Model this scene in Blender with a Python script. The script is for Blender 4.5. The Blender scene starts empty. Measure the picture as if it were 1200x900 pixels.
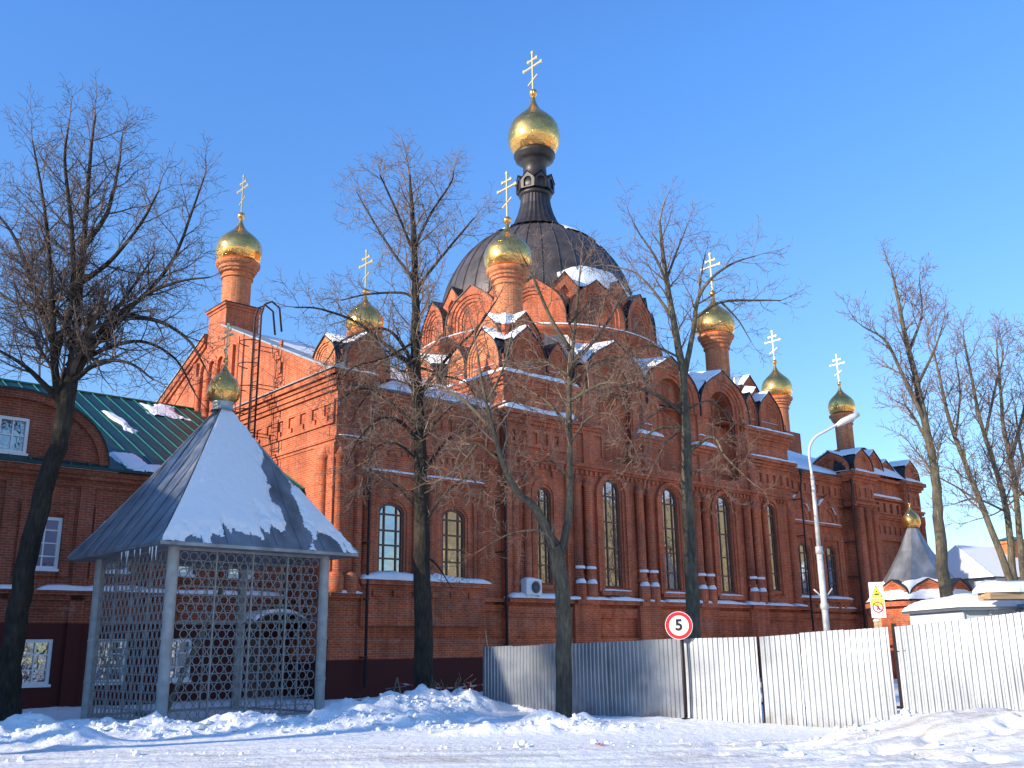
import bpy, math, random
import numpy as np
from mathutils import Vector, Matrix
from mathutils.geometry import tessellate_polygon
R=math.radians; PI=math.pi
random.seed(7)
S=bpy.context.scene; COL=S.collection
# ---------------------------------------------------------------- camera
F_PX=1142.; PITCH=R(15.2); ROLL=R(.76); EYE=1.65
_fw=np.array([0,math.cos(PITCH),math.sin(PITCH)]); _u0=np.array([0,-math.sin(PITCH),math.cos(PITCH)]); _r0=np.array([1.,0,0])
_up=_u0*math.cos(ROLL)+_r0*math.sin(ROLL); _rt=_r0*math.cos(ROLL)-_u0*math.sin(ROLL)
CAM=np.array([0,0,EYE])
cd=bpy.data.cameras.new('camera'); cam=bpy.data.objects.new('camera',cd); COL.objects.link(cam)
cd.sensor_fit='HORIZONTAL'; cd.sensor_width=36; cd.lens=36*F_PX/1200; cd.clip_end=6000; cd.clip_start=.1
m=Matrix(((_rt[0],_up[0],-_fw[0]),(_rt[1],_up[1],-_fw[1]),(_rt[2],_up[2],-_fw[2]))).to_4x4(); m.translation=Vector(CAM)
cam.matrix_world=m; S.camera=cam
# ---------------------------------------------------------------- light
SUN_AZ=239.; SUN_EL=19.          # azimuth clockwise from +Y
w=bpy.data.worlds.new('World'); S.world=w; w.use_nodes=True
nt=w.node_tree; sky=nt.nodes.new('ShaderNodeTexSky'); sky.sky_type='NISHITA'; sky.sun_disc=False
sky.sun_elevation=R(SUN_EL); sky.sun_rotation=R(SUN_AZ); sky.air_density=1.0; sky.dust_density=.0; sky.ozone_density=3.0; sky.altitude=200
bg=nt.nodes['Background']
_tc=nt.nodes.new('ShaderNodeTexCoord'); _sp=nt.nodes.new('ShaderNodeSeparateXYZ'); nt.links.new(_tc.outputs['Generated'],_sp.inputs[0])
_rp=nt.nodes.new('ShaderNodeValToRGB'); _rp.color_ramp.elements[0].position=.0; _rp.color_ramp.elements[0].color=(.52,.52,.50,1); _rp.color_ramp.elements[1].position=.55; _rp.color_ramp.elements[1].color=(.46,.72,1.0,1)
nt.links.new(_sp.outputs[2],_rp.inputs[0]); _mx=nt.nodes.new('ShaderNodeVectorMath'); _mx.operation='MULTIPLY'; nt.links.new(sky.outputs[0],_mx.inputs[0]); nt.links.new(_rp.outputs[0],_mx.inputs[1])
_sc=nt.nodes.new('ShaderNodeVectorMath'); _sc.operation='SCALE'; _sc.inputs['Scale'].default_value=1.75; nt.links.new(_mx.outputs[0],_sc.inputs[0]); nt.links.new(_sc.outputs[0],bg.inputs[0]); bg.inputs[1].default_value=.15
sd=bpy.data.lights.new('sun','SUN'); sd.energy=5.0; sd.angle=R(.5); sd.color=(1,.90,.76)
so=bpy.data.objects.new('sun',sd); COL.objects.link(so)
_sd=Vector((math.sin(R(SUN_AZ))*math.cos(R(SUN_EL)),math.cos(R(SUN_AZ))*math.cos(R(SUN_EL)),math.sin(R(SUN_EL))))
so.rotation_euler=_sd.to_track_quat('Z','Y').to_euler()
vs=S.view_settings; vs.view_transform='Standard'; vs.look='None'; vs.gamma=1; vs.exposure=.47; vs.use_curve_mapping=False
# ---------------------------------------------------------------- projection helpers (pixel of the photograph -> point at a real distance)
def ray(x,y): return _fw*F_PX+_rt*(x-600)+_up*(450-y)
def at(x,y,Y):
    d=ray(x,y); return CAM+d*(Y/d[1])
def atz(x,y,z):
    d=ray(x,y); return CAM+d*((z-EYE)/d[2])
# ---------------------------------------------------------------- mesh helper
class MB:
    def __init__(s): s.v=[]; s.f=[]; s.uv=[]; s.sm=[]
    def face(s,pts,uv=None,sm=False):
        i=len(s.v); s.v+= [tuple(p) for p in pts]; s.f.append(tuple(range(i,i+len(pts)))); s.uv.append(uv); s.sm.append(sm)
    def box(s,a,b):
        x0,y0,z0=a; x1,y1,z1=b
        s.face([(x0,y0,z0),(x1,y0,z0),(x1,y0,z1),(x0,y0,z1)]); s.face([(x1,y1,z0),(x0,y1,z0),(x0,y1,z1),(x1,y1,z1)])
        s.face([(x0,y1,z0),(x0,y0,z0),(x0,y0,z1),(x0,y1,z1)]); s.face([(x1,y0,z0),(x1,y1,z0),(x1,y1,z1),(x1,y0,z1)])
        s.face([(x0,y0,z1),(x1,y0,z1),(x1,y1,z1),(x0,y1,z1)]); s.face([(x0,y1,z0),(x1,y1,z0),(x1,y0,z0),(x0,y0,z0)])
    def band(s,pl,s0,s1,z0,z1,d0,d1):
        P=pl.P; q=[(s0,s1,s1,s0),(z0,z0,z1,z1)]
        s.face([P(s0,z0,d1),P(s1,z0,d1),P(s1,z1,d1),P(s0,z1,d1)])
        s.face([P(s0,z1,d1),P(s1,z1,d1),P(s1,z1,d0),P(s0,z1,d0)]); s.face([P(s1,z0,d1),P(s0,z0,d1),P(s0,z0,d0),P(s1,z0,d0)])
        s.face([P(s0,z0,d0),P(s0,z0,d1),P(s0,z1,d1),P(s0,z1,d0)]); s.face([P(s1,z0,d1),P(s1,z0,d0),P(s1,z1,d0),P(s1,z1,d1)])
        s.face([P(s1,z0,d0),P(s0,z0,d0),P(s0,z1,d0),P(s1,z1,d0)])
    def plate(s,pl,outer,holes,d0,d1,back=False):
        loops=[[Vector((a,b,0)) for a,b in outer]]+[[Vector((a,b,0)) for a,b in h] for h in holes]
        flat=[v for l in loops for v in l]
        for t in tessellate_polygon(loops):
            t=list(t); a,b,c=[flat[i] for i in t]
            if (b.x-a.x)*(c.y-a.y)-(b.y-a.y)*(c.x-a.x)<0: t=t[::-1]
            s.face([pl.P(flat[i].x,flat[i].y,d1) for i in t],uv=[(flat[i].x,flat[i].y) for i in t])
            if back: s.face([pl.P(flat[i].x,flat[i].y,d0) for i in t[::-1]])
        for l in loops:
            n=len(l); acc=0
            for i in range(n):
                a,b=l[i],l[(i+1)%n]; L=(b-a).length
                s.face([pl.P(a.x,a.y,d1),pl.P(b.x,b.y,d1),pl.P(b.x,b.y,d0),pl.P(a.x,a.y,d0)],uv=[(d1,acc),(d1,acc+L),(d0,acc+L),(d0,acc)]); acc+=L
    def revolve(s,prof,c,n=24,sm=True,a0=0,a1=2*PI,cap=False,flute=None):
        cx,cy,cz=c; R0=max(r for r,z in prof); full=abs(a1-a0-2*PI)<1e-6
        def pt(i,r,z):
            a=a0+(a1-a0)*i/n
            if flute: r=r*(1+flute*(1 if i%2 else 0))
            return (cx+r*math.cos(a),cy+r*math.sin(a),cz+z)
        acc=0
        for k in range(len(prof)-1):
            (r0,z0),(r1,z1)=prof[k],prof[k+1]; L=math.hypot(r1-r0,z1-z0)
            for i in range(n):
                w=(a1-a0)*R0/n
                p=[pt(i,r0,z0),pt(i+1,r0,z0),pt(i+1,r1,z1),pt(i,r1,z1)]
                u=[(i*w,acc),((i+1)*w,acc),((i+1)*w,acc+L),(i*w,acc+L)]
                if r0<1e-5: p=p[1:];u=u[1:]
                elif r1<1e-5: p=p[:3];u=u[:3]
                s.face(p,uv=u,sm=sm)
            acc+=L
        if cap:
            r,z=prof[-1]; s.face([pt(i,r,z) for i in range(n)])
            r,z=prof[0]; s.face([pt(i,r,z) for i in range(n)][::-1])
    def tube(s,pts,rad,n=8,cap=True,sm=True):
        pts=[Vector(p) for p in pts]; rr=rad if hasattr(rad,'__len__') else [rad]*len(pts)
        rings=[]; ref=Vector((0,0,1))
        for i,p in enumerate(pts):
            d=(pts[min(i+1,len(pts)-1)]-pts[max(i-1,0)]).normalized()
            if i==0:
                x=d.cross(ref); 
                if x.length<.1: x=d.cross(Vector((1,0,0)))
            else: x=x-d*x.dot(d)
            x.normalize(); y=d.cross(x)
            rings.append([p+(x*math.cos(2*PI*k/n)+y*math.sin(2*PI*k/n))*rr[i] for k in range(n)])
        acc=0
        for i in range(len(pts)-1):
            L=(pts[i+1]-pts[i]).length
            for k in range(n):
                w=2*PI*rr[0]/n
                s.face([rings[i][k],rings[i][(k+1)%n],rings[i+1][(k+1)%n],rings[i+1][k]],uv=[(k*w,acc),((k+1)*w,acc),((k+1)*w,acc+L),(k*w,acc+L)],sm=sm)
            acc+=L
        if cap: s.face(rings[0][::-1]); s.face(rings[-1])
    def build(s,name,mat,parent=None,weld=True,bevel=0):
        # merge identical vertices inside the mesh only for smooth shading
        me=bpy.data.meshes.new(name); V=np.array(s.v,dtype=np.float64).reshape(-1,3); F=s.f
        if any(s.sm):
            key={}; mp=[]; nv=[]
            for p in np.round(V,4).tolist():
                k=tuple(p)
                if k not in key: key[k]=len(nv); nv.append(k)
                mp.append(key[k])
            F=[tuple(mp[i] for i in f) for f in F]; V2=nv
            ok=[len(set(f))==len(f) for f in F]
        else: V2=V.tolist(); ok=[True]*len(F)
        me.from_pydata(V2,[],[f for f,o in zip(F,ok) if o])
        ul=me.uv_layers.new(name='UVMap'); co=np.array(V2)
        data=np.zeros((len(me.loops),2)); li=0; smf=[]
        for f,u,sm,o in zip(F,s.uv,s.sm,ok):
            if not o: continue
            n=len(f); smf.append(sm)
            if u is not None: data[li:li+n]=u
            else:
                a,b,c=co[f[0]],co[f[1]],co[f[2]]; nr=np.cross(b-a,c-a); nr/= (np.linalg.norm(nr)+1e-12)
                if abs(nr[2])>.75: data[li:li+n]=co[list(f)][:,:2]
                else:
                    t=np.array([-nr[1],nr[0],0]); t/=np.linalg.norm(t)+1e-12
                    P=co[list(f)]; data[li:li+n,0]=P@t; data[li:li+n,1]=P[:,2]
            li+=n
        ul.data.foreach_set('uv',data.ravel()); me.polygons.foreach_set('use_smooth',smf)
        me.materials.append(mat); me.update()
        o=bpy.data.objects.new(name,me); COL.objects.link(o)
        if parent: o.parent=parent
        return o
class Pl:
    def __init__(s,o,a,n=None):
        s.o=o; s.a=a; s.n=n or (a[1],-a[0])
    def P(s,q,z,d): return (s.o[0]+s.a[0]*q+s.n[0]*d,s.o[1]+s.a[1]*q+s.n[1]*d,z)
def thing(name,label,cat,loc=(0,0,0),rz=0,group=None):
    o=bpy.data.objects.new(name,None); COL.objects.link(o); o.location=loc; o.rotation_euler=(0,0,rz); o.empty_display_size=.3
    tag(o,label,cat,group); return o
def tag(o,label=None,cat=None,group=None,kind=None):
    if label: o['label']=label
    if cat: o['category']=cat
    if group: o['group']=group
    if kind: o['kind']=kind
    return o
# ---------------------------------------------------------------- materials
def mat(name): 
    m=bpy.data.materials.new(name); m.use_nodes=True; nt=m.node_tree; return m,nt,nt.nodes['Principled BSDF']
def N(nt,t,**k):
    n=nt.nodes.new(t)
    for a,b in k.items():
        if a.startswith('i_'): n.inputs[a[2:].replace('_',' ')].default_value=b
        else: setattr(n,a,b)
    return n
def ramp(nt,src,stops):
    r=nt.nodes.new('ShaderNodeValToRGB'); e=r.color_ramp.elements
    e[0].position,e[0].color=stops[0][0],(*stops[0][1],1); e[1].position,e[1].color=stops[1][0],(*stops[1][1],1)
    for p,c in stops[2:]:
        q=e.new(p); q.color=(*c,1)
    nt.links.new(src,r.inputs[0]); return r
def mix(nt,f,a,b,mode='MIX'):
    n=nt.nodes.new('ShaderNodeMix'); n.data_type='RGBA'; n.blend_type=mode
    L=nt.links.new
    for i,v in ((0,f),(6,a),(7,b)):
        if hasattr(v,'links') or hasattr(v,'is_linked'): L(v,n.inputs[i])
        else: n.inputs[i].default_value=(*v,1) if isinstance(v,tuple) else v
    return n.outputs[2]
def bump(nt,h,b,strength=.5,dist=.02):
    n=nt.nodes.new('ShaderNodeBump'); n.inputs['Strength'].default_value=strength; n.inputs['Distance'].default_value=dist
    nt.links.new(h,n.inputs['Height']); nt.links.new(n.outputs[0],b.inputs['Normal'])
def m_plain(name,col,rough=.6,metal=0,var=.25,scale=3,bmp=0,spec=.5,vscale=(1,1,1)):
    m,nt,b=mat(name); tc=N(nt,'ShaderNodeTexCoord'); mp=N(nt,'ShaderNodeMapping'); mp.inputs['Scale'].default_value=vscale
    nt.links.new(tc.outputs['Object'],mp.inputs[0]); nz=N(nt,'ShaderNodeTexNoise',i_Scale=scale,i_Detail=6.)
    nt.links.new(mp.outputs[0],nz.inputs[0])
    r=ramp(nt,nz.outputs[0],[(.3,tuple(c*(1-var) for c in col)),(.7,tuple(min(1,c*(1+var)) for c in col))])
    nt.links.new(r.outputs[0],b.inputs['Base Color']); b.inputs['Roughness'].default_value=rough; b.inputs['Metallic'].default_value=metal
    b.inputs['Specular IOR Level'].default_value=spec
    if bmp: bump(nt,nz.outputs[0],b,bmp,.02)
    return m
def m_brick(name,c1,c2,mortar,stain=.35,paint=None):
    m,nt,b=mat(name); L=nt.links.new; tc=N(nt,'ShaderNodeTexCoord')
    br=N(nt,'ShaderNodeTexBrick',i_Scale=1.,i_Mortar_Size=.011,i_Mortar_Smooth=.3,i_Brick_Width=.27,i_Row_Height=.083,i_Bias=-.1)
    br.inputs['Color1'].default_value=(*c1,1); br.inputs['Color2'].default_value=(*c2,1); br.inputs['Mortar'].default_value=(*mortar,1)
    L(tc.outputs['UV'],br.inputs['Vector'])
    n1=N(nt,'ShaderNodeTexNoise',i_Scale=.45,i_Detail=8.,i_Roughness=.65); L(tc.outputs['Object'],n1.inputs[0])
    n2=N(nt,'ShaderNodeTexNoise',i_Scale=9.,i_Detail=4.); L(tc.outputs['Object'],n2.inputs[0])
    r1=ramp(nt,n1.outputs[0],[(.3,(1-stain,)*3),(.62,(1.08,)*3)])
    c=mix(nt,1.,br.outputs['Color'],r1.outputs[0],'MULTIPLY')
    r2=ramp(nt,n2.outputs[0],[(.35,(.78,.76,.74)),(.65,(1.12,1.12,1.12))]); c=mix(nt,.7,c,r2.outputs[0],'MULTIPLY')
    # lime bloom on damp courses
    n3=N(nt,'ShaderNodeTexNoise',i_Scale=1.3,i_Detail=9.,i_Roughness=.75); L(tc.outputs['Object'],n3.inputs[0])
    r3=ramp(nt,n3.outputs[0],[(.56,(0,0,0)),(.74,(.55,.55,.55))])
    mp=N(nt,'ShaderNodeMapping'); mp.inputs['Scale'].default_value=(2.2,2.2,.16); L(tc.outputs['Object'],mp.inputs[0]); n4=N(nt,'ShaderNodeTexNoise',i_Scale=1.,i_Detail=7.,i_Roughness=.7); L(mp.outputs[0],n4.inputs[0])
    r4=ramp(nt,n4.outputs[0],[(.36,(.52,.50,.50)),(.56,(1.04,1.04,1.04))]); c=mix(nt,.75,c,r4.outputs[0],'MULTIPLY'); c=mix(nt,r3.outputs[0],c,(.46,.28,.19))
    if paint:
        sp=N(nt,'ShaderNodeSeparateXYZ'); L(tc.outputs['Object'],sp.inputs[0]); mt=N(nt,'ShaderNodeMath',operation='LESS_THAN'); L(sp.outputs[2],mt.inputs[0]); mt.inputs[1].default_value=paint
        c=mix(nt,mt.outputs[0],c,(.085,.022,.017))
    L(c,b.inputs['Base Color']); b.inputs['Roughness'].default_value=.85; b.inputs['Specular IOR Level'].default_value=.25
    bump(nt,br.outputs['Fac'],b,-.5,.012)
    return m
M={}
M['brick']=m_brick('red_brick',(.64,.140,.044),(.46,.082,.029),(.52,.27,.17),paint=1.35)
M['brick_light']=m_brick('light_brick',(.68,.205,.068),(.56,.145,.048),(.58,.33,.20),.2)
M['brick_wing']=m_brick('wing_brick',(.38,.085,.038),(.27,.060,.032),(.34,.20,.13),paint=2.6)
M['stucco']=m_plain('yellow_stucco',(.55,.40,.18),.9,var=.1)
M['white_wall']=m_plain('white_wall',(.62,.62,.60),.9,var=.08)
M['dome']=m_plain('dark_roof_metal',(.095,.075,.066),.5,.35,var=.35,scale=1.5)
M['neck']=m_plain('black_neck_metal',(.045,.037,.034),.45,.4,var=.3,scale=2)
M['dark_metal']=m_plain('dark_edge_metal',(.03,.024,.022),.5,.3)
M['coping']=m_plain('zinc_coping',(.42,.45,.43),.45,.6,var=.12)
M['rust']=m_plain('rusty_iron',(.055,.02,.014),.7,.2)
M['green_roof']=m_plain('green_roof_paint',(.008,.05,.046),.5,.2,var=.3,scale=.8)
M['green_seam']=m_plain('green_seam_paint',(.02,.16,.10),.4,.1)
M['zinc']=m_plain('weathered_zinc_roof',(.25,.26,.27),.42,.55,var=.35,scale=2.2,vscale=(1,1,.35))
M['grille']=m_plain('grey_grille_paint',(.29,.28,.255),.6,.1,var=.2,scale=6)
M['column']=m_plain('grey_column_paint',(.38,.365,.335),.6,.1,var=.18,scale=4)
M['white']=m_plain('white_paint',(.78,.78,.76),.5,var=.05)
M['frame']=m_plain('brown_window_frame',(.13,.06,.038),.55)
M['pipe']=m_plain('downpipe_paint',(.035,.02,.018),.5)
M['lamp']=m_plain('lamp_post_paint',(.55,.53,.48),.55,.1,var=.18,scale=5)
M['wood']=m_plain('raw_timber',(.45,.30,.16),.8,var=.35,scale=4,vscale=(.4,.4,6),bmp=.3)
M['old_wood']=m_plain('old_timber',(.20,.16,.12),.85,var=.35,scale=6,bmp=.3)
M['blue']=m_plain('blue_paint',(.10,.32,.55),.5,var=.15)
M['black']=m_plain('black_paint',(.012,.012,.012),.5)
M['red']=m_plain('sign_red',(.62,.02,.02),.4,var=.08)
M['yellow']=m_plain('sign_yellow',(.80,.75,.03),.45,var=.05)
M['sign_grey']=m_plain('faded_print',(.25,.25,.27),.6)
M['earth']=m_plain('bare_earth',(.10,.08,.06),.95)
# gold leaf sheets
m_,nt,b=mat('gilded_sheet'); L=nt.links.new; tc=N(nt,'ShaderNodeTexCoord')
nz=N(nt,'ShaderNodeTexNoise',i_Scale=2.6,i_Detail=3.); L(tc.outputs['Object'],nz.inputs[0])
br=N(nt,'ShaderNodeTexBrick',i_Scale=1.,i_Mortar_Size=.012,i_Brick_Width=.55,i_Row_Height=.33); br.inputs['Color1'].default_value=(1.0,.50,.14,1); br.inputs['Color2'].default_value=(.95,.44,.11,1); br.inputs['Mortar'].default_value=(.5,.3,.08,1)
L(tc.outputs['UV'],br.inputs['Vector']); L(br.outputs[0],b.inputs['Base Color']); b.inputs['Metallic'].default_value=1; b.inputs['Roughness'].default_value=.10
bump(nt,nz.outputs[0],b,.45,.14); _b2=N(nt,'ShaderNodeBump',i_Strength=.5,i_Distance=.01,invert=True); L(br.outputs['Fac'],_b2.inputs['Height']); L(b.inputs['Normal'].links[0].from_socket,_b2.inputs['Normal']); L(_b2.outputs[0],b.inputs['Normal']); 
b2=N(nt,'ShaderNodeBsdfPrincipled'); b2.inputs['Base Color'].default_value=(1.,.66,.24,1); b2.inputs['Metallic'].default_value=1; b2.inputs['Roughness'].default_value=.5
n5=N(nt,'ShaderNodeTexNoise',i_Scale=1.7,i_Detail=6.); L(tc.outputs['Object'],n5.inputs[0]); r5=ramp(nt,n5.outputs[0],[(.3,(.03,)*3),(.7,(.30,)*3)])
mx=N(nt,'ShaderNodeMixShader'); L(r5.outputs[0],mx.inputs[0]); L(b.outputs[0],mx.inputs[1]); L(b2.outputs[0],mx.inputs[2]); L(mx.outputs[0],nt.nodes['Material Output'].inputs[0])
M['gold']=m_
m_,nt,b=mat('gilded_bar'); b.inputs['Base Color'].default_value=(.80,.60,.28,1); b.inputs['Metallic'].default_value=.75; b.inputs['Roughness'].default_value=.35; M['gold_bar']=m_
# glass
def m_glass(name,tint):
    m,nt,b=mat(name); L=nt.links.new; tc=N(nt,'ShaderNodeTexCoord'); nz=N(nt,'ShaderNodeTexNoise',i_Scale=2.2,i_Detail=2.); L(tc.outputs['Object'],nz.inputs[0])
    g=N(nt,'ShaderNodeBsdfGlossy'); g.inputs['Color'].default_value=(*tint,1); g.inputs['Roughness'].default_value=.03
    bp=N(nt,'ShaderNodeBump',i_Strength=.25,i_Distance=.04); L(nz.outputs[0],bp.inputs['Height']); L(bp.outputs[0],g.inputs['Normal'])
    b.inputs['Base Color'].default_value=(.025,.025,.03,1); b.inputs['Roughness'].default_value=.4
    mx=N(nt,'ShaderNodeMixShader'); mx.inputs[0].default_value=.42; L(b.outputs[0],mx.inputs[1]); L(g.outputs[0],mx.inputs[2]); L(mx.outputs[0],nt.nodes['Material Output'].inputs[0]); return m
M['glass']=m_glass('window_glass',(.8,.85,.9))
# snow
def m_snow(name,col=(.90,.885,.86),bs=.4,sc=6.):
    m,nt,b=mat(name); L=nt.links.new; tc=N(nt,'ShaderNodeTexCoord')
    nz=N(nt,'ShaderNodeTexNoise',i_Scale=sc,i_Detail=10.,i_Roughness=.6); L(tc.outputs['Object'],nz.inputs[0])
    b.inputs['Base Color'].default_value=(*col,1); b.inputs['Roughness'].default_value=.75; b.inputs['Specular IOR Level'].default_value=.25
    bump(nt,nz.outputs[0],b,bs,.06); return m
M['snow']=m_snow('snow')
# packed snow ground with a dirty track
m_,nt,b=mat('snow_ground'); L=nt.links.new; tc=N(nt,'ShaderNodeTexCoord')
nz=N(nt,'ShaderNodeTexNoise',i_Scale=5.,i_Detail=12.,i_Roughness=.65); L(tc.outputs['Object'],nz.inputs[0])
mp=N(nt,'ShaderNodeMapping'); mp.inputs['Scale'].default_value=(.35,2.2,1); mp.inputs['Rotation'].default_value=(0,0,R(-6)); L(tc.outputs['Object'],mp.inputs[0])
n2=N(nt,'ShaderNodeTexNoise',i_Scale=1.,i_Detail=9.,i_Roughness=.7); L(mp.outputs[0],n2.inputs[0])
sp=N(nt,'ShaderNodeSeparateXYZ'); L(tc.outputs['Object'],sp.inputs[0]); mr=N(nt,'ShaderNodeMapRange',clamp=True); mr.inputs[1].default_value=19.5; mr.inputs[2].default_value=17.5; mr.inputs[3].default_value=0; mr.inputs[4].default_value=1
L(sp.outputs[1],mr.inputs[0])
r=ramp(nt,n2.outputs[0],[(.42,(0,0,0)),(.68,(1,1,1))]); mu=N(nt,'ShaderNodeMath',operation='MULTIPLY'); L(r.outputs[0],mu.inputs[0]); L(mr.outputs[0],mu.inputs[1])
c=mix(nt,mu.outputs[0],(.90,.885,.86),(.50,.44,.36)); 
n3=N(nt,'ShaderNodeTexNoise',i_Scale=14.,i_Detail=6.); L(tc.outputs['Object'],n3.inputs[0]); r3=ramp(nt,n3.outputs[0],[(.64,(0,0,0)),(.74,(.75,.75,.75))])
c=mix(nt,r3.outputs[0],c,(.45,.42,.36)); L(c,b.inputs['Base Color']); b.inputs['Roughness'].default_value=.8; b.inputs['Specular IOR Level'].default_value=.2
bump(nt,nz.outputs[0],b,.7,.09); M['ground']=m_
# galvanised fence
def m_galv(name,lo=.42,hi=.62,rough=.38):
    m,nt,b=mat(name); L=nt.links.new; tc=N(nt,'ShaderNodeTexCoord'); n1=N(nt,'ShaderNodeTexNoise',i_Scale=1.3,i_Detail=7.); L(tc.outputs['Object'],n1.inputs[0])
    n2=N(nt,'ShaderNodeTexNoise',i_Scale=40.,i_Detail=2.); L(tc.outputs['Object'],n2.inputs[0])
    r=ramp(nt,n1.outputs[0],[(.3,(lo,lo*1.05,lo*1.12)),(.7,(hi,hi*1.04,hi*1.09))]); r2=ramp(nt,n2.outputs[0],[(.3,(.9,.9,.9)),(.7,(1.08,1.08,1.08))])
    c=mix(nt,1.,r.outputs[0],r2.outputs[0],'MULTIPLY'); sp=N(nt,'ShaderNodeSeparateXYZ'); L(tc.outputs['Object'],sp.inputs[0]); n3=N(nt,'ShaderNodeTexNoise',i_Scale=3.,i_Detail=8.); L(tc.outputs['Object'],n3.inputs[0])
    ad=N(nt,'ShaderNodeMath',operation='MULTIPLY_ADD'); L(sp.outputs[2],ad.inputs[0]); ad.inputs[1].default_value=-.55; L(n3.outputs[0],ad.inputs[2]); rr=ramp(nt,ad.outputs[0],[(.36,(0,0,0)),(.62,(.55,.55,.55))]); c=mix(nt,rr.outputs[0],c,(.16,.13,.10))
    L(c,b.inputs['Base Color']); b.inputs['Metallic'].default_value=.7; b.inputs['Roughness'].default_value=rough
    return m
M['galv']=m_galv('galvanised_sheet',.27,.42,.36)
def m_bark(name,col,light,sc=7.):
    m,nt,b=mat(name); L=nt.links.new; tc=N(nt,'ShaderNodeTexCoord'); mp=N(nt,'ShaderNodeMapping'); mp.inputs['Scale'].default_value=(1,1,.22); L(tc.outputs['Object'],mp.inputs[0])
    n1=N(nt,'ShaderNodeTexNoise',i_Scale=sc,i_Detail=10.,i_Roughness=.7); L(mp.outputs[0],n1.inputs[0])
    n2=N(nt,'ShaderNodeTexNoise',i_Scale=1.6,i_Detail=5.); L(tc.outputs['Object'],n2.inputs[0])
    r=ramp(nt,n1.outputs[0],[(.32,tuple(c*.4 for c in col)),(.62,col),(.8,light)]); r2=ramp(nt,n2.outputs[0],[(.35,(.65,.65,.65)),(.7,(1.25,1.2,1.05))])
    L(mix(nt,1.,r.outputs[0],r2.outputs[0],'MULTIPLY'),b.inputs['Base Color']); b.inputs['Roughness'].default_value=.9; b.inputs['Specular IOR Level'].default_value=.2
    bump(nt,n1.outputs[0],b,1.,.09); return m
M['bark']=m_bark('grey_bark',(.21,.175,.125),(.52,.47,.37),16.); M['bark_dark']=m_bark('dark_bark',(.075,.062,.048),(.22,.20,.17),16.)
M['twig']=m_plain('twig_bark',(.21,.14,.095),.85,var=.3); M['twig_dark']=m_plain('dark_twig_bark',(.12,.082,.062),.85,var=.3)
# ---------------------------------------------------------------- numpy value noise
_rs=np.random.RandomState(3); _T=_rs.rand(256,256)
def vnoise(x,y):
    xi=np.floor(x).astype(int); yi=np.floor(y).astype(int); fx=x-xi; fy=y-yi; fx=fx*fx*(3-2*fx); fy=fy*fy*(3-2*fy)
    a=_T[xi%256,yi%256]; b=_T[(xi+1)%256,yi%256]; c=_T[xi%256,(yi+1)%256]; d=_T[(xi+1)%256,(yi+1)%256]
    return a*(1-fx)*(1-fy)+b*fx*(1-fy)+c*(1-fx)*fy+d*fx*fy
def fbm(x,y,o=5,g=.5):
    s=0;a=1;t=0
    for i in range(o): s=s+a*vnoise(x*2**i+17*i,y*2**i+31*i); t+=a; a*=g
    return s/t
# ---------------------------------------------------------------- ground
def seg_dist(x,y,a,b):
    ax,ay=a; bx,by=b; dx,dy=bx-ax,by-ay; t=np.clip(((x-ax)*dx+(y-ay)*dy)/(dx*dx+dy*dy),0,1)
    return np.hypot(x-ax-t*dx,y-ay-t*dy)
def ground_z(x,y):
    x=np.asarray(x,float); y=np.asarray(y,float)
    n=fbm(x*.35,y*.35,4); n2=fbm(x*1.7+9,y*1.7,5,.6); n3=fbm(x*5,y*5,3)
    z=np.zeros_like(x+y)
    def ridge(a,b,h,w,rough=.5):
        d=seg_dist(x,y,a,b); return h*np.exp(-(d/w)**2)*(1-rough+rough*2*n2)
    off=np.clip((y-20.3)/2,0,1)
    z=z+off*(.05+.16*(n-.3))                                        # undisturbed snow behind the road
    z=np.maximum(z,ridge((-16,21.3),(-11.5,20.8),.42,1.1,.8)); z=np.maximum(z,ridge((-12.2,19.2),(-8.6,19.6),.33,.75,.9))
    z=np.maximum(z,ridge((-10.5,21.2),(-2.2,22.6),.30,.8,.9)); z=np.maximum(z,ridge((-3.6,24.8),(-1.7,26.6),.58,1.2,.6))
    z=np.maximum(z,ridge((-3.6,23.2),(-.9,23.4),.2,.7,.9)); z=np.maximum(z,ridge((-.8,28.2),(.8,27.6),.36,.9,.5))
    z=np.maximum(z,ridge((.3,22.4),(1.3,22.2),.26,.55,.8)); z=np.maximum(z,ridge((1.6,20.9),(2.6,21.1),.12,.4,.9)); z=np.maximum(z,ridge((-1.2,20.7),(.6,20.9),.12,.35,1.))
    z=z+ .52*np.exp(-(seg_dist(x,y,(7.4,16.9),(13,13.4))/1.55)**2)*(.85+.3*n); z=z+.2*np.exp(-(seg_dist(x,y,(5.6,17.5),(6.6,17.7))/.42)**2)*(.4+1.2*n2)
    z=z+.13*np.clip((x-2.5)/4,0,1)*np.clip((18-y)/3,0,1)
    mound=np.exp(-(seg_dist(x,y,(7.4,16.6),(13,13.0))/2.2)**2); lump=np.clip(z/.12,0,1)*(1-.8*mound)
    z=z+lump*(.10*(n2-.5)+.05*(n3-.5))+.022*(n2-.5)*np.clip(1-lump,0.3,1)+.012*(n3-.5)
    rut=np.sin((y-.06*x)*2*PI/.9)*.022*np.clip((19.5-y)/1.5,0,1)*np.clip((y-8)/2,0,1)*(n+.3)
    z=z+rut
    foot=np.clip(fbm(x*2.2+40,y*2.2,2)-.63,0,1)*-.7*np.clip((x-2)/2,0,1)*np.clip((19-y)/1,0,1); z=z+foot
    far=np.clip((np.hypot(x,y-20)-40)/30,0,1); return z*(1-far)
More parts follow.
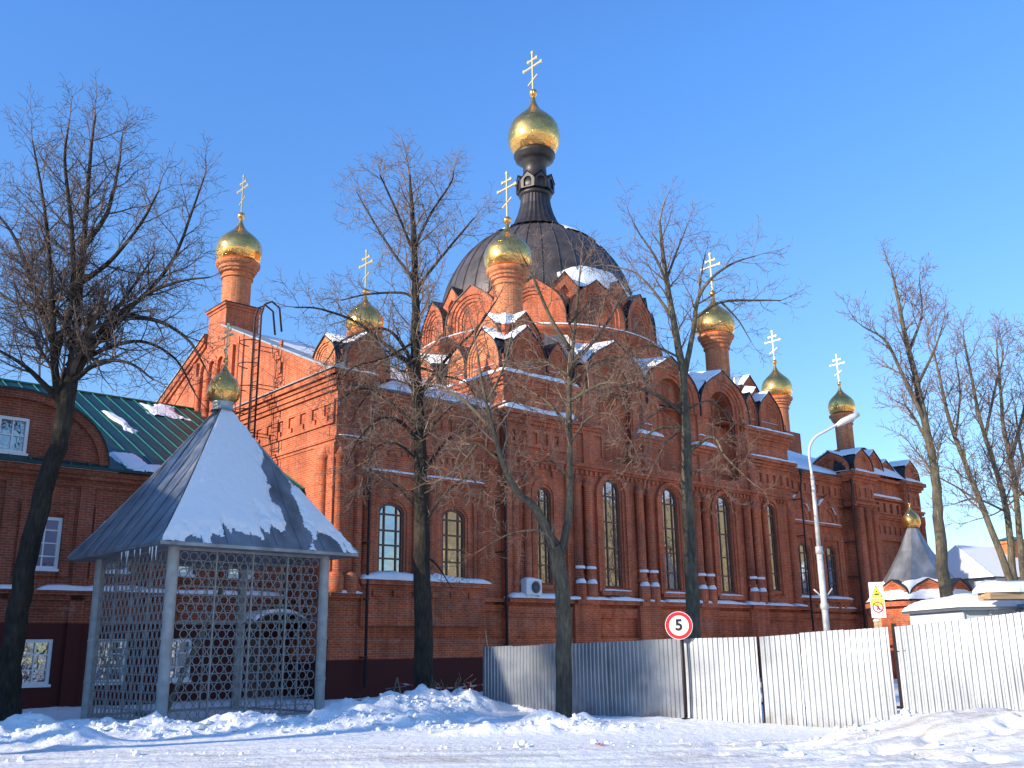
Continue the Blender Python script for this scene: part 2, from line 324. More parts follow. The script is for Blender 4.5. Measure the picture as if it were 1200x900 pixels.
def axis(lo,hi,step,far):
    c=np.arange(lo,hi+1e-6,step); g=[]; s=step; p=hi
    while p<far: s*=1.25; p+=s; g.append(p)
    h=[]; s=step; p=lo
    while p>-far: s*=1.25; p-=s; h.append(p)
    return np.array(h[::-1]+list(c)+g)
gx=axis(-17,15,.085,3000); gy=axis(11,31,.07,3000)
X,Y=np.meshgrid(gx,gy); Z=ground_z(X,Y)
nx,ny=len(gx),len(gy); V=np.stack([X.ravel(),Y.ravel(),Z.ravel()],1)
i=np.arange(nx*ny).reshape(ny,nx); Fc=np.stack([i[:-1,:-1].ravel(),i[:-1,1:].ravel(),i[1:,1:].ravel(),i[1:,:-1].ravel()],1)
def fast_mesh(name,V,F,mat,parent=None,smooth=True):
    me=bpy.data.meshes.new(name); me.vertices.add(len(V)); me.vertices.foreach_set('co',np.asarray(V,dtype=np.float32).ravel())
    k=F.shape[1]; me.loops.add(F.size); me.loops.foreach_set('vertex_index',F.astype(np.int32).ravel())
    me.polygons.add(len(F)); me.polygons.foreach_set('loop_start',np.arange(0,F.size,k,dtype=np.int32)); me.polygons.foreach_set('loop_total',np.full(len(F),k,dtype=np.int32))
    me.polygons.foreach_set('use_smooth',np.full(len(F),smooth)); me.update(calc_edges=True); me.materials.append(mat)
    o=bpy.data.objects.new(name,me); COL.objects.link(o)
    if parent: o.parent=parent
    return o
tag(fast_mesh('ground',V,Fc,M['ground']),kind='structure')
def gz(x,y): return float(ground_z(np.array([x]),np.array([y]))[0])
#==PART2==
# ================================================================ church
OX,OY=-6.451,34.851; AZ=48.6
church=thing('church','large red brick church with dark metal dome and gilded onion cupolas above snowy roofs','church',(OX,OY,0),R(90-AZ))
def arch(w,z0,z1,rise=None,c=0,n=16):     # closed outline: straight jambs, elliptical head
    rise=w/2 if rise is None else rise; zs=z1-rise; p=[(c-w/2,z0),(c+w/2,z0)]
    return p+[(c+w/2*math.cos(PI*i/n),zs+rise*math.sin(PI*i/n)) for i in range(n+1)]
OG=[(1,0),(1.0,.18),(.95,.40),(.80,.60),(.56,.75),(.30,.86),(.12,.94),(0,1)]
def ogee(w,h,c=0,z=0,sub=3):
    pts=[]
    for i in range(len(OG)-1):
        p0=OG[max(i-1,0)];p1=OG[i];p2=OG[i+1];p3=OG[min(i+2,len(OG)-1)]
        for k in range(sub):
            t=k/sub; f=lambda a,b,cc,d:.5*((2*b)+(-a+cc)*t+(2*a-5*b+4*cc-d)*t*t+(-a+3*b-3*cc+d)*t**3)
            pts.append((f(p0[0],p1[0],p2[0],p3[0]),f(p0[1],p1[1],p2[1],p3[1])))
    pts.append((0,1)); right=[(c+x*w/2,z+y*h) for x,y in pts]; left=[(c-x*w/2,z+y*h) for x,y in pts[-2::-1]]
    return right+left     # from bottom right over the tip to bottom left
snow_objs=[]
def snow_strip(mb,pl,s0,s1,z,d0,d1,h=.09,seed=0,gaps=.0,step=.16,slope=0):
    rs=np.random.RandomState(seed+int(abs(s0*13+z*7+d1*31))%9999); n=max(3,int(abs(s1-s0)/step)); prev=None; run=0
    ss=np.linspace(s0,s1,n+1); nz=fbm(ss*1.3+rs.rand()*50,ss*0+seed*.37,3); nz2=fbm(ss*4+rs.rand()*50,ss*0+.5,2)
    for i,s in enumerate(ss):
        e=min(1,min(i,n-i)/1.6+.15); k=(.55+.9*nz[i])*e; on=nz[i]>gaps
        if not on: prev=None; continue
        hh=h*k; dd=d0+(d1-d0)*(.82+.36*nz2[i]); dz=slope*(s-s0)
        ring=[pl.P(s,z+dz-.01,d0),pl.P(s,z+dz+hh*1.25,d0),pl.P(s,z+dz+hh,d0+(dd-d0)*.6),pl.P(s,z+dz+hh*.62,dd),pl.P(s,z+dz-.012,dd+.008)]
        if prev:
            for q in range(4): mb.face([prev[q],ring[q],ring[q+1],prev[q+1]],sm=True)
        elif True: mb.face(ring)
        prev=ring
    if prev: mb.face(prev[::-1])
def kokoshnik(par,pl,c,z,w,h,depth,mat_,mode='ogee',tym=.10,niche=0,proud=0,rings=3,metal=True,snow=0,ztop_drop=0,tilt=0):
    """ogee gable: nested archivolts round a sunk tympanum, with the vaulted metal roof behind it"""
    RD=.045 if w<2.6 else .07; tym=min(tym,.03) if w<2.6 else tym; mb=MB(); out=ogee(w,h,c,z); base=z
    k=.80; aw=w*k; ah=h*(.80)
    inner=arch(aw,z+.02,z+ah,min(aw/2,ah*.9),c)
    mb.plate(pl,out,[inner],-.25+proud,proud)
    cur=inner; cw,ch=aw,ah
    for r in range(rings):
        nw,nh=cw-w*.11,ch-h*.065; nxt=arch(nw,z+.03+.01*r,z+nh,min(nw/2,nh*.9),c); dd=proud-RD*(r+1)
        mb.plate(pl,cur,[nxt],dd-.1,dd); cur=nxt; cw,ch=nw,nh
    if niche: 
        mb.plate(pl,cur,[],proud-niche-.05,proud-niche); 
        n=len(cur)
        for i in range(n):
            a,b=cur[i],cur[(i+1)%n]; mb.face([pl.P(*a,proud-RD*rings),pl.P(*b,proud-RD*rings),pl.P(*b,proud-niche),pl.P(*a,proud-niche)])
    else: mb.plate(pl,cur,[],proud-RD*rings-tym-.05,proud-RD*rings-tym)
    k_=mb.build('kokoshnik',mat_,par)
    rb=MB(); 
    for i in range(len(out)-1):
        a,b=out[i],out[i+1]
        def off(p,e):
            x=p[0]-c; L=math.hypot(x,(p[1]-z-h*.3)); return (p[0]+x/L*e,p[1]+(p[1]-z-h*.3)/L*e*(1 if p[1]>z+h*.3 else 0))
        a1,b1=off(a,.05),off(b,.05); tz=tilt*depth
        rb.face([pl.P(*a1,proud+.06),pl.P(*b1,proud+.06),pl.P(b1[0],b1[1]+tz,proud-depth),pl.P(a1[0],a1[1]+tz,proud-depth)],sm=False)
        rb.face([pl.P(*a,proud+.06),pl.P(*b,proud+.06),pl.P(*b1,proud+.06),pl.P(*a1,proud+.06)])
        rb.face([pl.P(*a,proud+.06),pl.P(*b,proud+.06),pl.P(*b,proud-.02),pl.P(*a,proud-.02)])
    rb.build('roof_cover',M['dark_metal'],k_)
    if snow:
        sb=MB(); m=len(out); rs=random.Random(int(c*31+z*17+w*5))
        for side in (0,1):
            idx=[i for i in range(m-1)]
            pr=None
            for i in range(m):
                p=out[i]; t=(p[1]-z)/h; left=i>m//2
                ok=(t>.62) and (t<.985) and (snow>=2 or (left if snow==1 else True)) 
                if not ok:
                    if sb.f: sb.build('snow_cover',M['snow'],k_); sb=MB()
                    pr=None; continue
                g=.10*(.6+.8*rs.random()); e=(p[0],p[1]+.055)
                ring=[pl.P(e[0],e[1],proud+.05),pl.P(e[0],e[1]+g,proud+.0),pl.P(e[0],e[1]+g*1.3+tilt*depth,proud-depth)]
                if pr: 
                    sb.face([pr[0],ring[0],ring[1],pr[1]],sm=True); sb.face([pr[1],ring[1],ring[2],pr[2]],sm=True)
                pr=ring
            break
        if sb.f: sb.build('snow_cover',M['snow'],k_)
    return k_
def ringbox(mb,u0,u1,v0,v1,layers):
    for z0,z1,d in layers: mb.box((u0-d,v0-d,z0),(u1+d,v1+d,z1))
def panels(mb,pl,s0,s1,z0,z1,d,n,wf=.55,hf=.7,t=.07,step=False):
    w=(s1-s0)/n; holes=[]
    for i in range(n):
        a=s0+w*(i+.5); ww=w*wf/2; zc0=z0+(z1-z0)*(1-hf)/2; zc1=z1-(z1-z0)*(1-hf)/2
        if step: holes.append([(a-ww,zc0),(a,zc0),(a,zc0+(zc1-zc0)*.35),(a+ww,zc0+(zc1-zc0)*.35),(a+ww,zc1),(a-ww,zc1)])
        else: holes.append([(a-ww,zc0),(a+ww,zc0),(a+ww,zc1),(a-ww,zc1)])
    mb.plate(pl,[(s0,z0),(s1,z0),(s1,z1),(s0,z1)],holes,d-t,d)
def dentils(mb,pl,s0,s1,z0,z1,d0,d1,pitch=.28):
    n=int((s1-s0)/pitch); 
    for i in range(n):
        a=s0+(s1-s0)*(i+.25)/n; mb.band(pl,a,a+pitch*.5,z0,z1,d0,d1)
def window(par,pl,s,z0,z1,w,rise,d=-.26,rows=(.25,.5,.75),head=.16,cols=(-.22,.22),fm='frame',bar=.062,name='window'):
    rise=w/2 if rise is None else rise
    mb=MB(); o=arch(w,z0,z1,rise,s); i=arch(w-.18,z0+.09,z1-.09,max(rise-.06,.02),s); mb.plate(pl,o,[i],d-.04,d+.05)
    for cx in cols:
        x=cx*w; 
        zt=z1-rise+rise*math.sqrt(max(0,1-(2*x/w)**2))-.03
        mb.band(pl,s+x-bar/2,s+x+bar/2,z0+.03,zt,d-.03,d+.03)
    for r in rows:
        zz=z0+(z1-z0)*r; mb.band(pl,s-w/2+.03,s+w/2-.03,zz-bar/2,zz+bar/2,d-.028,d+.035)
    f=mb.build(name,M[fm],par)
    pb=MB(); pb.plate(pl,arch(w-.02,z0+.01,z1-.01,rise,s),[],d-.06,d-.01); pb.build('pane',M['glass'],f)
    return f
def half_column(mb,pl,s,z0,z1,r=.19,d=.0,fin=True):
    c=pl.P(s,0,d); 
    prof=[(r*1.25,z0),(r*1.25,z0+.16),(r,z0+.2),(r,z0+.42),(r*1.3,z0+.46),(r*1.3,z0+.55),(r,z0+.6),(r,z1-.6)]
    prof+= [(r*1.25,z1-.55),(r*1.25,z1-.45),(r*.95,z1-.4),(r*.5,z1-.2),(r*.22,z1-.1),(r*.3,z1-.03),(.001,z1)] if fin else [(r*1.2,z1-.5),(r*1.2,z1)]
    mb.revolve(prof,(c[0],c[1],0),12)
def onion(par,c,Rr,H,name='onion_dome',mat_='gold'):
    P=[(.70,0),(.80,.03),(.92,.10),(.985,.18),(1,.26),(.985,.35),(.93,.44),(.82,.525),(.66,.60),(.50,.665),(.36,.72),(.25,.775),(.17,.83),(.115,.89),(.075,.95),(.055,1)]
    mb=MB(); mb.revolve([(a*Rr,b*H) for a,b in P],c,36); mb.revolve([(0.001,-.02*H)]+[(Rr*.17*math.sin(PI*k/8),Rr*.17*(1-math.cos(PI*k/8))) for k in range(1,8)]+[(.001,Rr*.34)],(c[0],c[1],c[2]+H*.985),14)
    return mb.build(name,M[mat_],par)
def cross(par,c,h,t=.05,axis=(0,1),mat_='gold_bar'):
    pl=Pl((c[0],c[1]),axis); mb=MB(); z=c[2]; a=h*.27; k=t*1.1
    mb.band(pl,-k/2,k/2,z,z+h,-k/2,k/2)
    for zz,ww in ((.66,a),(.82,a*.48)): mb.band(pl,-ww,ww,z+h*zz-k/2,z+h*zz+k/2,-k/2.3,k/2.3)
    w2=a*.55; zz=z+h*.33; dz=a*.26
    P=pl.P; q=[(-w2,zz+dz-k/2),(w2,zz-dz-k/2),(w2,zz-dz+k/2),(-w2,zz+dz+k/2)]; mb.plate(pl,q,[],-k/2.6,k/2.6,True)
    for s_,zz_ in ((-a,z+h*.66),(a,z+h*.66),(0,z+h),(-a*.48,z+h*.82),(a*.48,z+h*.82)): mb.band(pl,s_-k*.9,s_+k*.9,zz_-k*.9,zz_+k*.9,-k*.6,k*.6)
    return mb.build('cross',M[mat_],par)
def cupola(par,u,v,z0,z1,r,onR,onH,crH,mat_='brick_light',base=None):
    """brick drum z0..z1 with a moulded top, gilded onion and eight-ended cross"""
    h=z1-z0; mb=MB()
    mb.revolve([(r*1.06,z0),(r*1.06,z0+.12),(r,z0+.16),(r,z1-1.25*r),(r*1.12,z1-1.2*r),(r*1.12,z1-1.05*r),(r*1.04,z1-1.0*r),(r*1.04,z1-.85*r),(r*1.22,z1-.78*r),(r*1.22,z1-.62*r),(r*1.34,z1-.55*r),(r*1.34,z1-.38*r),(r*1.5,z1-.26*r),(r*1.56,z1-.14*r),(r*1.56,z1),(.01,z1)],(u,v,0),32,sm=False)
    d=mb.build('cupola',M[mat_],par)
    onion(d,(u,v,z1-.02),onR,onH); cross(d,(u,v,z1+onH+onR*.25),crH,.055 if crH<2.2 else .07); return d
C_=church
Sth=Pl((0,0),(1,0),(0,-1)); Wst=Pl((0,0),(0,1),(-1,0)); BK=M['brick']; BL=M['brick_light']
VDM=18.8; NCM=9.4; VD=21.8; NC=10.9; GS=.44  # depth, ridge line, roof slope
# ---- narthex
nw=[(2.5,1.14),(5.45,1.14)]
mb=MB(); holes=[arch(w_,4.28,7.0,.36,c) for c,w_ in nw]
mb.plate(Sth,[(0,-.6),(7.9,-.6),(7.9,11.2),(0,11.2)],holes,-.45,0)
apex=11.8+GS*(NC-.2)
mb.plate(Wst,[(.45,-.6),(VD,-.6),(VD,11.8),(NC,apex),(.2,11.8),(.45,11.8)],[],-.5,0.02)
mb.box((.5,.46,-.6),(7.9,.5,11.2)); mb.box((.5,VD-.5,-.6),(7.9,VD,11.3))
# wide flat frames and hoods round the two windows
for c,w_ in nw:
    o=[(c-1.22,4.2),(c+1.22,4.2),(c+1.22,7.95),(c-1.22,7.95)]; i=[(c-.92,4.2),(c+.92,4.2),(c+.92,7.55),(c-.92,7.55)]
    mb.plate(Sth,o,[i],0,.13); mb.plate(Sth,i,[arch(1.34,4.21,7.12,.5,c)],0,.05)
    half_column(mb,Sth,c-1.2,4.2,7.5,.13,.12,False); half_column(mb,Sth,c+1.2,4.2,7.5,.13,.12,False)
mb.band(Sth,.95,6.95,8.0,8.12,0,.24); mb.band(Sth,1.05,6.85,7.92,8.0,0,.16)
# sill block below the pair
mb.band(Sth,1.0,6.9,3.95,4.12,0,.42); mb.band(Sth,1.1,6.8,2.5,3.95,0,.26)
for k in range(6): mb.band(Sth,1.55+k*.88,1.95+k*.88,3.55,3.75,.26,.34)
# string courses, plinth, cornice
for z0,z1,d in ((-.6,1.9,.12),(1.9,2.05,.16),(3.1,3.35,.12),(3.45,3.62,.22)): mb.band(Sth,-.12,7.9,z0,z1,0,d); mb.band(Wst,0,VD,z0,z1,0,d)
for z0,z1,d in ((9.0,9.12,.06),(9.12,9.24,.12)): mb.band(Sth,0,7.9,z0,z1,0,d); mb.band(Wst,-d,VD,z0,z1,0,d)
for z0,z1,d in ((10.85,10.97,.08),(10.97,11.1,.15),(11.1,11.2,.24)): mb.band(Sth,1.6,7.9,z0,z1,0,d)
panels(mb,Sth,1.6,7.8,9.9,10.7,.07,13,.5,.62)
panels(mb,Wst,.1,8.2,9.75,10.65,.09,9,.5,.7,.09,True); panels(mb,Wst,10.6,VD,9.75,10.65,.09,9,.5,.7,.09,True)
for z0,z1,d in ((11.0,11.16,.12),(11.16,11.36,.2),(11.36,11.5,.28),(11.5,11.72,.4)):
    for a,b_ in ((-d,8.2),(10.6,VD)): mb.band(Wst,a,b_,z0,z1,0,d)
for z0,z1,d in ((11.0,11.16,.12),(11.16,11.36,.2),(11.36,11.5,.28),(11.5,11.72,.4)): mb.band(Sth,-d,1.5,z0,z1,0,d)
# south-west corner pier with engaged columns
mb.band(Sth,-.06,1.35,-.6,9.0,0,.1); mb.band(Wst,-.1,1.3,-.6,9.0,0,.14)
# gable arcade on the west front: columns, little arches, rake mouldings
for k in range(4):
    half_column(mb,Wst,9.55+k*.9,11.9,14.1,.17,.1,False)
for k in range(3):
    c=10.0+k*.9; o=arch(.94,14.05,14.85,.47,c); mb.plate(Wst,o,[arch(.6,14.06,14.62,.3,c)],0,.16)
    mb.plate(Wst,arch(.5,12.0,14.4,.25,c),[],.0,.035)
mb.band(Wst,8.8,9.2,11.8,14.9,0,.16); mb.band(Wst,12.6,13.0,11.8,14.9,0,.16)
for (o0,o1,d) in ((-.0,-.34,.2),(-.36,-.55,.12),(-.9,-1.02,.07)):
    for sgn in (-1,1):
        x1=NC+sgn*(NC-.2); q=[(x1,11.8+o0),(NC+sgn*1.0,apex-GS*1.0+o0),(NC+sgn*1.0,apex-GS*1.0+o1),(x1,11.8+o1)]
        if o0<-.8: q=[(NC+sgn*7.4,11.8+GS*1.8+o0),(NC+sgn*2.4,apex-GS*2.4+o0),(NC+sgn*2.4,apex-GS*2.4+o1),(NC+sgn*7.4,11.8+GS*1.8+o1)]
        mb.plate(Wst,q,[],0,d)
# slim pilaster strips and string on the south wall
for s_ in (1.5,7.0): mb.band(Sth,s_-.14,s_+.14,3.62,9.0,0,.09)
mb.band(Wst,4.4,4.62,12.6,14.0,0,.09)
# inner box base of west cupola
mb.box((-.05,NC-.92,15.2),(1.6,NC+.92,17.15)); ringbox(mb,0,1.55,NC-.87,NC+.87,[(17.0,17.12,.1),(17.12,17.22,.18)])
wall=mb.build('narthex_wall',BK,C_)
mb=MB()
for s_ in (.55,): half_column(mb,Wst,s_,3.7,9.0,.2,.12)
for s_ in (.15,): half_column(mb,Sth,s_,3.7,9.0,.2,.1)
half_column(mb,Sth,.95,3.7,9.0,.17,.1); 
for s_ in (.05,.62): mb.revolve([(.24,3.62),(.3,3.8),(.3,4.15),(.22,4.32),(.001,4.4)],(s_,-.2,0),12)
mb.build('corner_column',BK,C_)
for c,w_ in nw: window(C_,Sth,c,4.28,7.0,w_,.36,rows=(.24,.42,.62,.84),cols=(-.24,.24),d=-.1)
# metal coping on the west cornice
mb=MB()
for a,b_ in ((-.45,8.1),(10.7,VD)):
    P=Wst.P; mb.face([P(a,11.74,.48),P(b_,11.74,.48),P(b_,11.98,.03),P(a,11.98,.03)]); mb.face([P(a,11.70,.48),P(b_,11.70,.48),P(b_,11.74,.48),P(a,11.74,.48)]); mb.face([P(a,11.7,.48),P(a,11.74,.48),P(a,11.98,.03),P(a,11.7,.03)])
for sgn in (-1,1):
    P=Wst.P; x1=NC+sgn*(NC-.1); mb.face([P(x1,11.84,.26),P(NC+sgn*.9,apex-GS*.9+.03,.26),P(NC+sgn*.9,apex-GS*.9+.07,-.5),P(x1,11.88,-.5)]); mb.face([P(x1,11.76,.26),P(NC+sgn*.9,apex-GS*.9-.04,.26),P(NC+sgn*.9,apex-GS*.9+.03,.26),P(x1,11.84,.26)])
mb.build('coping',M['coping'],C_)
mb=MB(); mb.box((-.2,NC-1.07,17.22),(1.75,NC+1.07,17.27)); mb.build('base_cap',M['dark_metal'],C_)
# roofs: eastern and western arms
def arm_roof(u0,u1,name,seed,zr=None,GS=.44):
    ze=11.25; mb=MB(); zr=zr or (ze+GS*(NC+.3))
    for sgn in (-1,1):
        ve=NC+sgn*(NC+.3); mb.face([(u0,ve,ze),(u1,ve,ze),(u1,NC,zr),(u0,NC,zr)]); mb.face([(u0,ve,ze-.06),(u1,ve,ze-.06),(u1,ve,ze),(u0,ve,ze)])
        mb.face([(u0,ve,ze-.06),(u1,ve,ze-.06),(u1,ve-sgn*.3,ze-.06),(u0,ve-sgn*.3,ze-.06)])
    r_=mb.build(name,M['dome'],C_)
    n=int((u1-u0)/.16); m=56; U=np.linspace(u0+.04,u1-.04,n); T=np.linspace(.004,1,m); UU,TT=np.meshgrid(U,T)
    edge=.012+.03*fbm(U*1.2+seed,U*0,3); TT=edge[None,:]+(1-edge[None,:])*TT
    vv=-.3+TT*(NC+.3); zz=ze+(zr-ze)*TT+.10*fbm(UU*.9+seed,TT*6,4)+.03+.10*np.clip(TT*14-.1,0,1); zz[0]=ze+(zr-ze)*TT[0]+.004
    Vv=np.stack([UU.ravel(),vv.ravel(),zz.ravel()],1); ii=np.arange(n*m).reshape(m,n)
    F=np.stack([ii[:-1,:-1].ravel(),ii[:-1,1:].ravel(),ii[1:,1:].ravel(),ii[1:,:-1].ravel()],1)
    fast_mesh('snow_cover',Vv,F,M['snow'],r_); return r_
arm_roof(.3,8.4,'roof',2.)
# ---- main block
VD=VDM
U0,U1,VF=7.9,28.9,-.25
Ms=Pl((0,VF),(1,0),(0,-1)); Mw=Pl((U0,0),(0,1),(-1,0))
bays=[14.3,18.4,22.6]; BW=4.15
mb=MB()
holes=[arch(1.12,4.2,9.05,None,c) for c in bays]+[arch(.84,4.2,8.3,None,10.1),arch(.84,4.4,9.0,None,26.75)]
mb.plate(Ms,[(U0,-.6),(U1,-.6),(U1,9.6),(U0,9.6)],holes,-.6,0)
# upper bay walls with arched niches
kb=[c+.6 for c in bays]
for i,c in enumerate(kb):
    a,b_=c-BW/2,c+BW/2; hw=.97; dn=.95 if i==2 else .42
    mb.plate(Ms,[(a,9.6),(b_,9.6),(b_,13.2),(a,13.2)],[[(c-hw,9.98),(c+hw,9.98),(c+hw,13.19),(c-hw,13.19)]],-.3,0)
    mb.plate(Ms,[(c-hw-.1,9.9),(c+hw+.1,9.9),(c+hw+.1,13.3),(c-hw-.1,13.3)],[],-dn-.05,-dn)
    mb.band(Ms,c-hw,c+hw,9.9,9.98,-dn,0)
    for sg in (-1,1): mb.face([Ms.P(c+sg*hw,9.98,0),Ms.P(c+sg*hw,9.98,-dn),Ms.P(c+sg*hw,13.2,-dn),Ms.P(c+sg*hw,13.2,0)])
    for k in (-1,1): mb.band(Ms,c+k*(hw+.14)-.06,c+k*(hw+.14)+.06,9.98,13.0,0,.07)
for a,b_ in ((U0,kb[0]-BW/2),(kb[2]+BW/2,U1)):
    mb.band(Ms,a,b_,9.6,13.0,-.6,0)
mb.box((U0,.35,-.6),(U0+.5,VD,13.0)); mb.box((U1-.5,.35,-.6),(U1,VD,13.0)); mb.box((U0,VD-.5,-.6),(U1,VD,13.0))
mb.box((U0+.45,.36,9.4),(U1-.45,.9,12.9)); mb.box((U0+.4,VF+.62,-.5),(U1-.4,VF+.66,9.5))
# corner blocks
for a,b_ in ((U0,U0+4.0),(U1-4.0,U1)):
    for v0,v1 in ((VF,VF+4.0),(VD-4,VD)):
        ringbox(mb,a,b_,v0,v1,[(10.95,11.1,.1),(11.1,11.25,.2),(11.25,11.42,.34),(12.2,12.32,.06),(12.5,12.62,.12),(12.62,12.8,.22),(12.8,13.0,.34)])
    for z0,z1,d in ((9.3,9.42,.07),(9.42,9.55,.14)): mb.band(Ms,a,b_,z0,z1,0,d)
    panels(mb,Ms,a+.1,b_-.1,9.95,10.75,.09,6,.42,.6)
    # corner pilaster strips
    for s_ in (a+.28,b_-.28): mb.band(Ms,s_-.28,s_+.28,3.65,9.3,0,.12)
for z0,z1,d in ((10.95,11.1,.1),(11.1,11.25,.2),(11.25,11.42,.34),(12.5,12.62,.12),(12.62,12.8,.22),(12.8,13.0,.34)): mb.band(Mw,4,VD-4,z0,z1,0,d)
# bays: cornice returns between the niches, dentils, panels
edges=[c-BW/2 for c in bays]+[bays[-1]+BW/2]
for e in edges:
    for z0,z1,d in ((9.3,9.42,.1),(9.42,9.55,.2)): mb.band(Ms,e-.85,e+.85,z0,z1,0,d)
ke_=[e+.6 for e in edges]
for e in ke_:
    for z0,z1,d in ((10.95,11.1,.12),(11.1,11.25,.22),(11.25,11.42,.36)): mb.band(Ms,e-.85,e+.85,z0,z1,0,d)
    mb.band(Ms,e-.34,e+.34,9.55,10.95,0,.12)
    mb.band(Ms,e-.3,e+.3,11.42,13.4,0,.1)
for c in bays:
    for z0,z1,d in ((9.3,9.42,.1),(9.42,9.55,.2)): mb.band(Ms,c-1.24,c+1.24,z0,z1,0,d-.003)
dentils(mb,Ms,U0+.1,U1-.1,9.08,9.28,0,.08,.3)
dentils(mb,Sth,1.6,7.8,8.8,8.98,0,.07,.3)
# window surrounds (three archivolts) and pilasters
for c in bays:
    mb.plate(Ms,arch(2.2,4.0,9.0+.0,.0001+1.0,c)[:2]+arch(2.2,4.0,9.62-.32,1.05,c)[2:],[arch(1.62,4.0,9.2-.05,.8,c)],0,.16)
    mb.plate(Ms,arch(1.66,4.0,9.18,.82,c),[arch(1.3,4.01,9.1,.66,c)],0,.08)
    mb.band(Ms,c-1.0,c+1.0,3.85,4.06,0,.2)
mb.plate(Ms,arch(1.5,4.0,8.7,.75,10.1),[arch(1.04,4.0,8.42,.52,10.1)],0,.06)
mb.plate(Ms,arch(1.3,4.2,9.3,.6,26.75),[arch(1.0,4.2,9.12,.5,26.75)],0,.1)
for k in (-.55,.55): mb.band(Ms,10.1+k-.18,10.1+k+.18,9.0,9.12,0,.14); mb.band(Ms,10.1+k-.1,10.1+k+.1,8.75,9.0,0,.1)
for z0,z1,d in ((-.6,1.9,.12),(1.9,2.05,.18),(2.9,3.05,.12),(3.05,3.3,.18),(3.45,3.62,.3)): mb.band(Ms,U0-.02,U1+d,z0,z1,0,d)
for e in edges: mb.band(Ms,e-.75,e+.75,-.6,3.42,0,.32); mb.band(Ms,e-.7,e+.7,3.42,3.63,0,.46)
mb.band(Mw,.5,VD,11.6,11.7,0,.05)
# tall attic body under the drum
mb.box((12.2,2.9,12.8),(24.6,VD-2.9,15.4))
wall=mb.build('nave_wall',BK,C_)
for c in bays:
    window(C_,Ms,c,4.2,9.05,1.12,None,rows=(.17,.36,.60,.84),cols=(-.22,.22),d=-.12,bar=.06)
    # paired engaged columns with pinnacles
cols=MB()
for e in edges:
    for k in (-.34,.34):
        mb=MB(); half_column(mb,Ms,e+k,4.5,9.1,.19,.2); 
        p=Ms.P(e+k,0,.26); mb.revolve([(.23,3.62),(.27,3.7),(.27,4.2),(.2,4.42),(.001,4.5)],(p[0],p[1],0),12); 
        pc=mb.build('engaged_column',BK,C_)
        sb=MB(); sb.revolve([(.25,4.30),(.21,4.44),(.13,4.52),(.001,4.55)],(p[0],p[1]-.03,0),10); sb.build('snow_cover',M['snow'],pc); sb=MB(); q=Ms.P(e+k,0,.2)
        sb.revolve([(.255,4.92),(.27,4.98),(.24,5.04),(.18,5.06)],(q[0],q[1]-.02,0),10,a0=-PI*.95,a1=-PI*.05); sb.build('snow_cover',M['snow'],pc)
for s_ in (U0+.45,U0+1.15,25.4,26.05,U1-.45): 
    mb=MB(); half_column(mb,Ms,s_,3.7,9.0,.16,.1); mb.build('engaged_column',BK,C_)
window(C_,Ms,10.1,4.2,8.3,.84,None,rows=(.2,.42,.64,.86),cols=(-.2,.2),d=-.12,bar=.055)
window(C_,Ms,26.75,4.4,9.0,.84,None,rows=(.2,.42,.64,.86),cols=(-.2,.2),d=-.12,bar=.055)
# zakomara gables over the three bays, south and west (and mirrored north side left plain)
for i,c in enumerate(kb): kokoshnik(C_,Ms,c,13.02,BW-.02,2.75,3.3,BK,niche=1.05 if i==2 else .52,proud=.12,rings=3,snow=1,tilt=.12)
for e in ke_[1:3]+[ke_[0],ke_[3]]:
    q=MB(); q.band(Ms,e-.24,e+.24,13.2,14.15,-.4,.1); q.build('valley_wall',BK,C_)
    n_s,m_s=17,14; XX,TT=np.meshgrid(np.linspace(-1.05,1.05,n_s),np.linspace(0,1,m_s)); zz=14.22+1.12*np.abs(XX)**.95+TT*1.0+.12*fbm(XX*3+e,TT*4,3)
    Vs=np.stack([e+XX,VF-.02+TT*3.4-.0*XX,zz],2).reshape(-1,3); ii=np.arange(n_s*m_s).reshape(m_s,n_s); Fq=np.stack([ii[:-1,:-1].ravel(),ii[:-1,1:].ravel(),ii[1:,1:].ravel(),ii[1:,:-1].ravel()],1); fast_mesh('valley_snow',Vs,Fq,M['snow'],C_)
for c in (6.0,9.4,12.8): kokoshnik(C_,Mw,c,13.02,3.3,2.2,3.3,BL,proud=.06,rings=3,snow=2,tilt=.12)
Me=Pl((U1,0),(0,1),(1,0))
for c in (6.0,9.4,12.8): kokoshnik(C_,Me,c,13.02,3.3,2.2,3.3,BL,proud=.06,rings=2,tilt=.12)
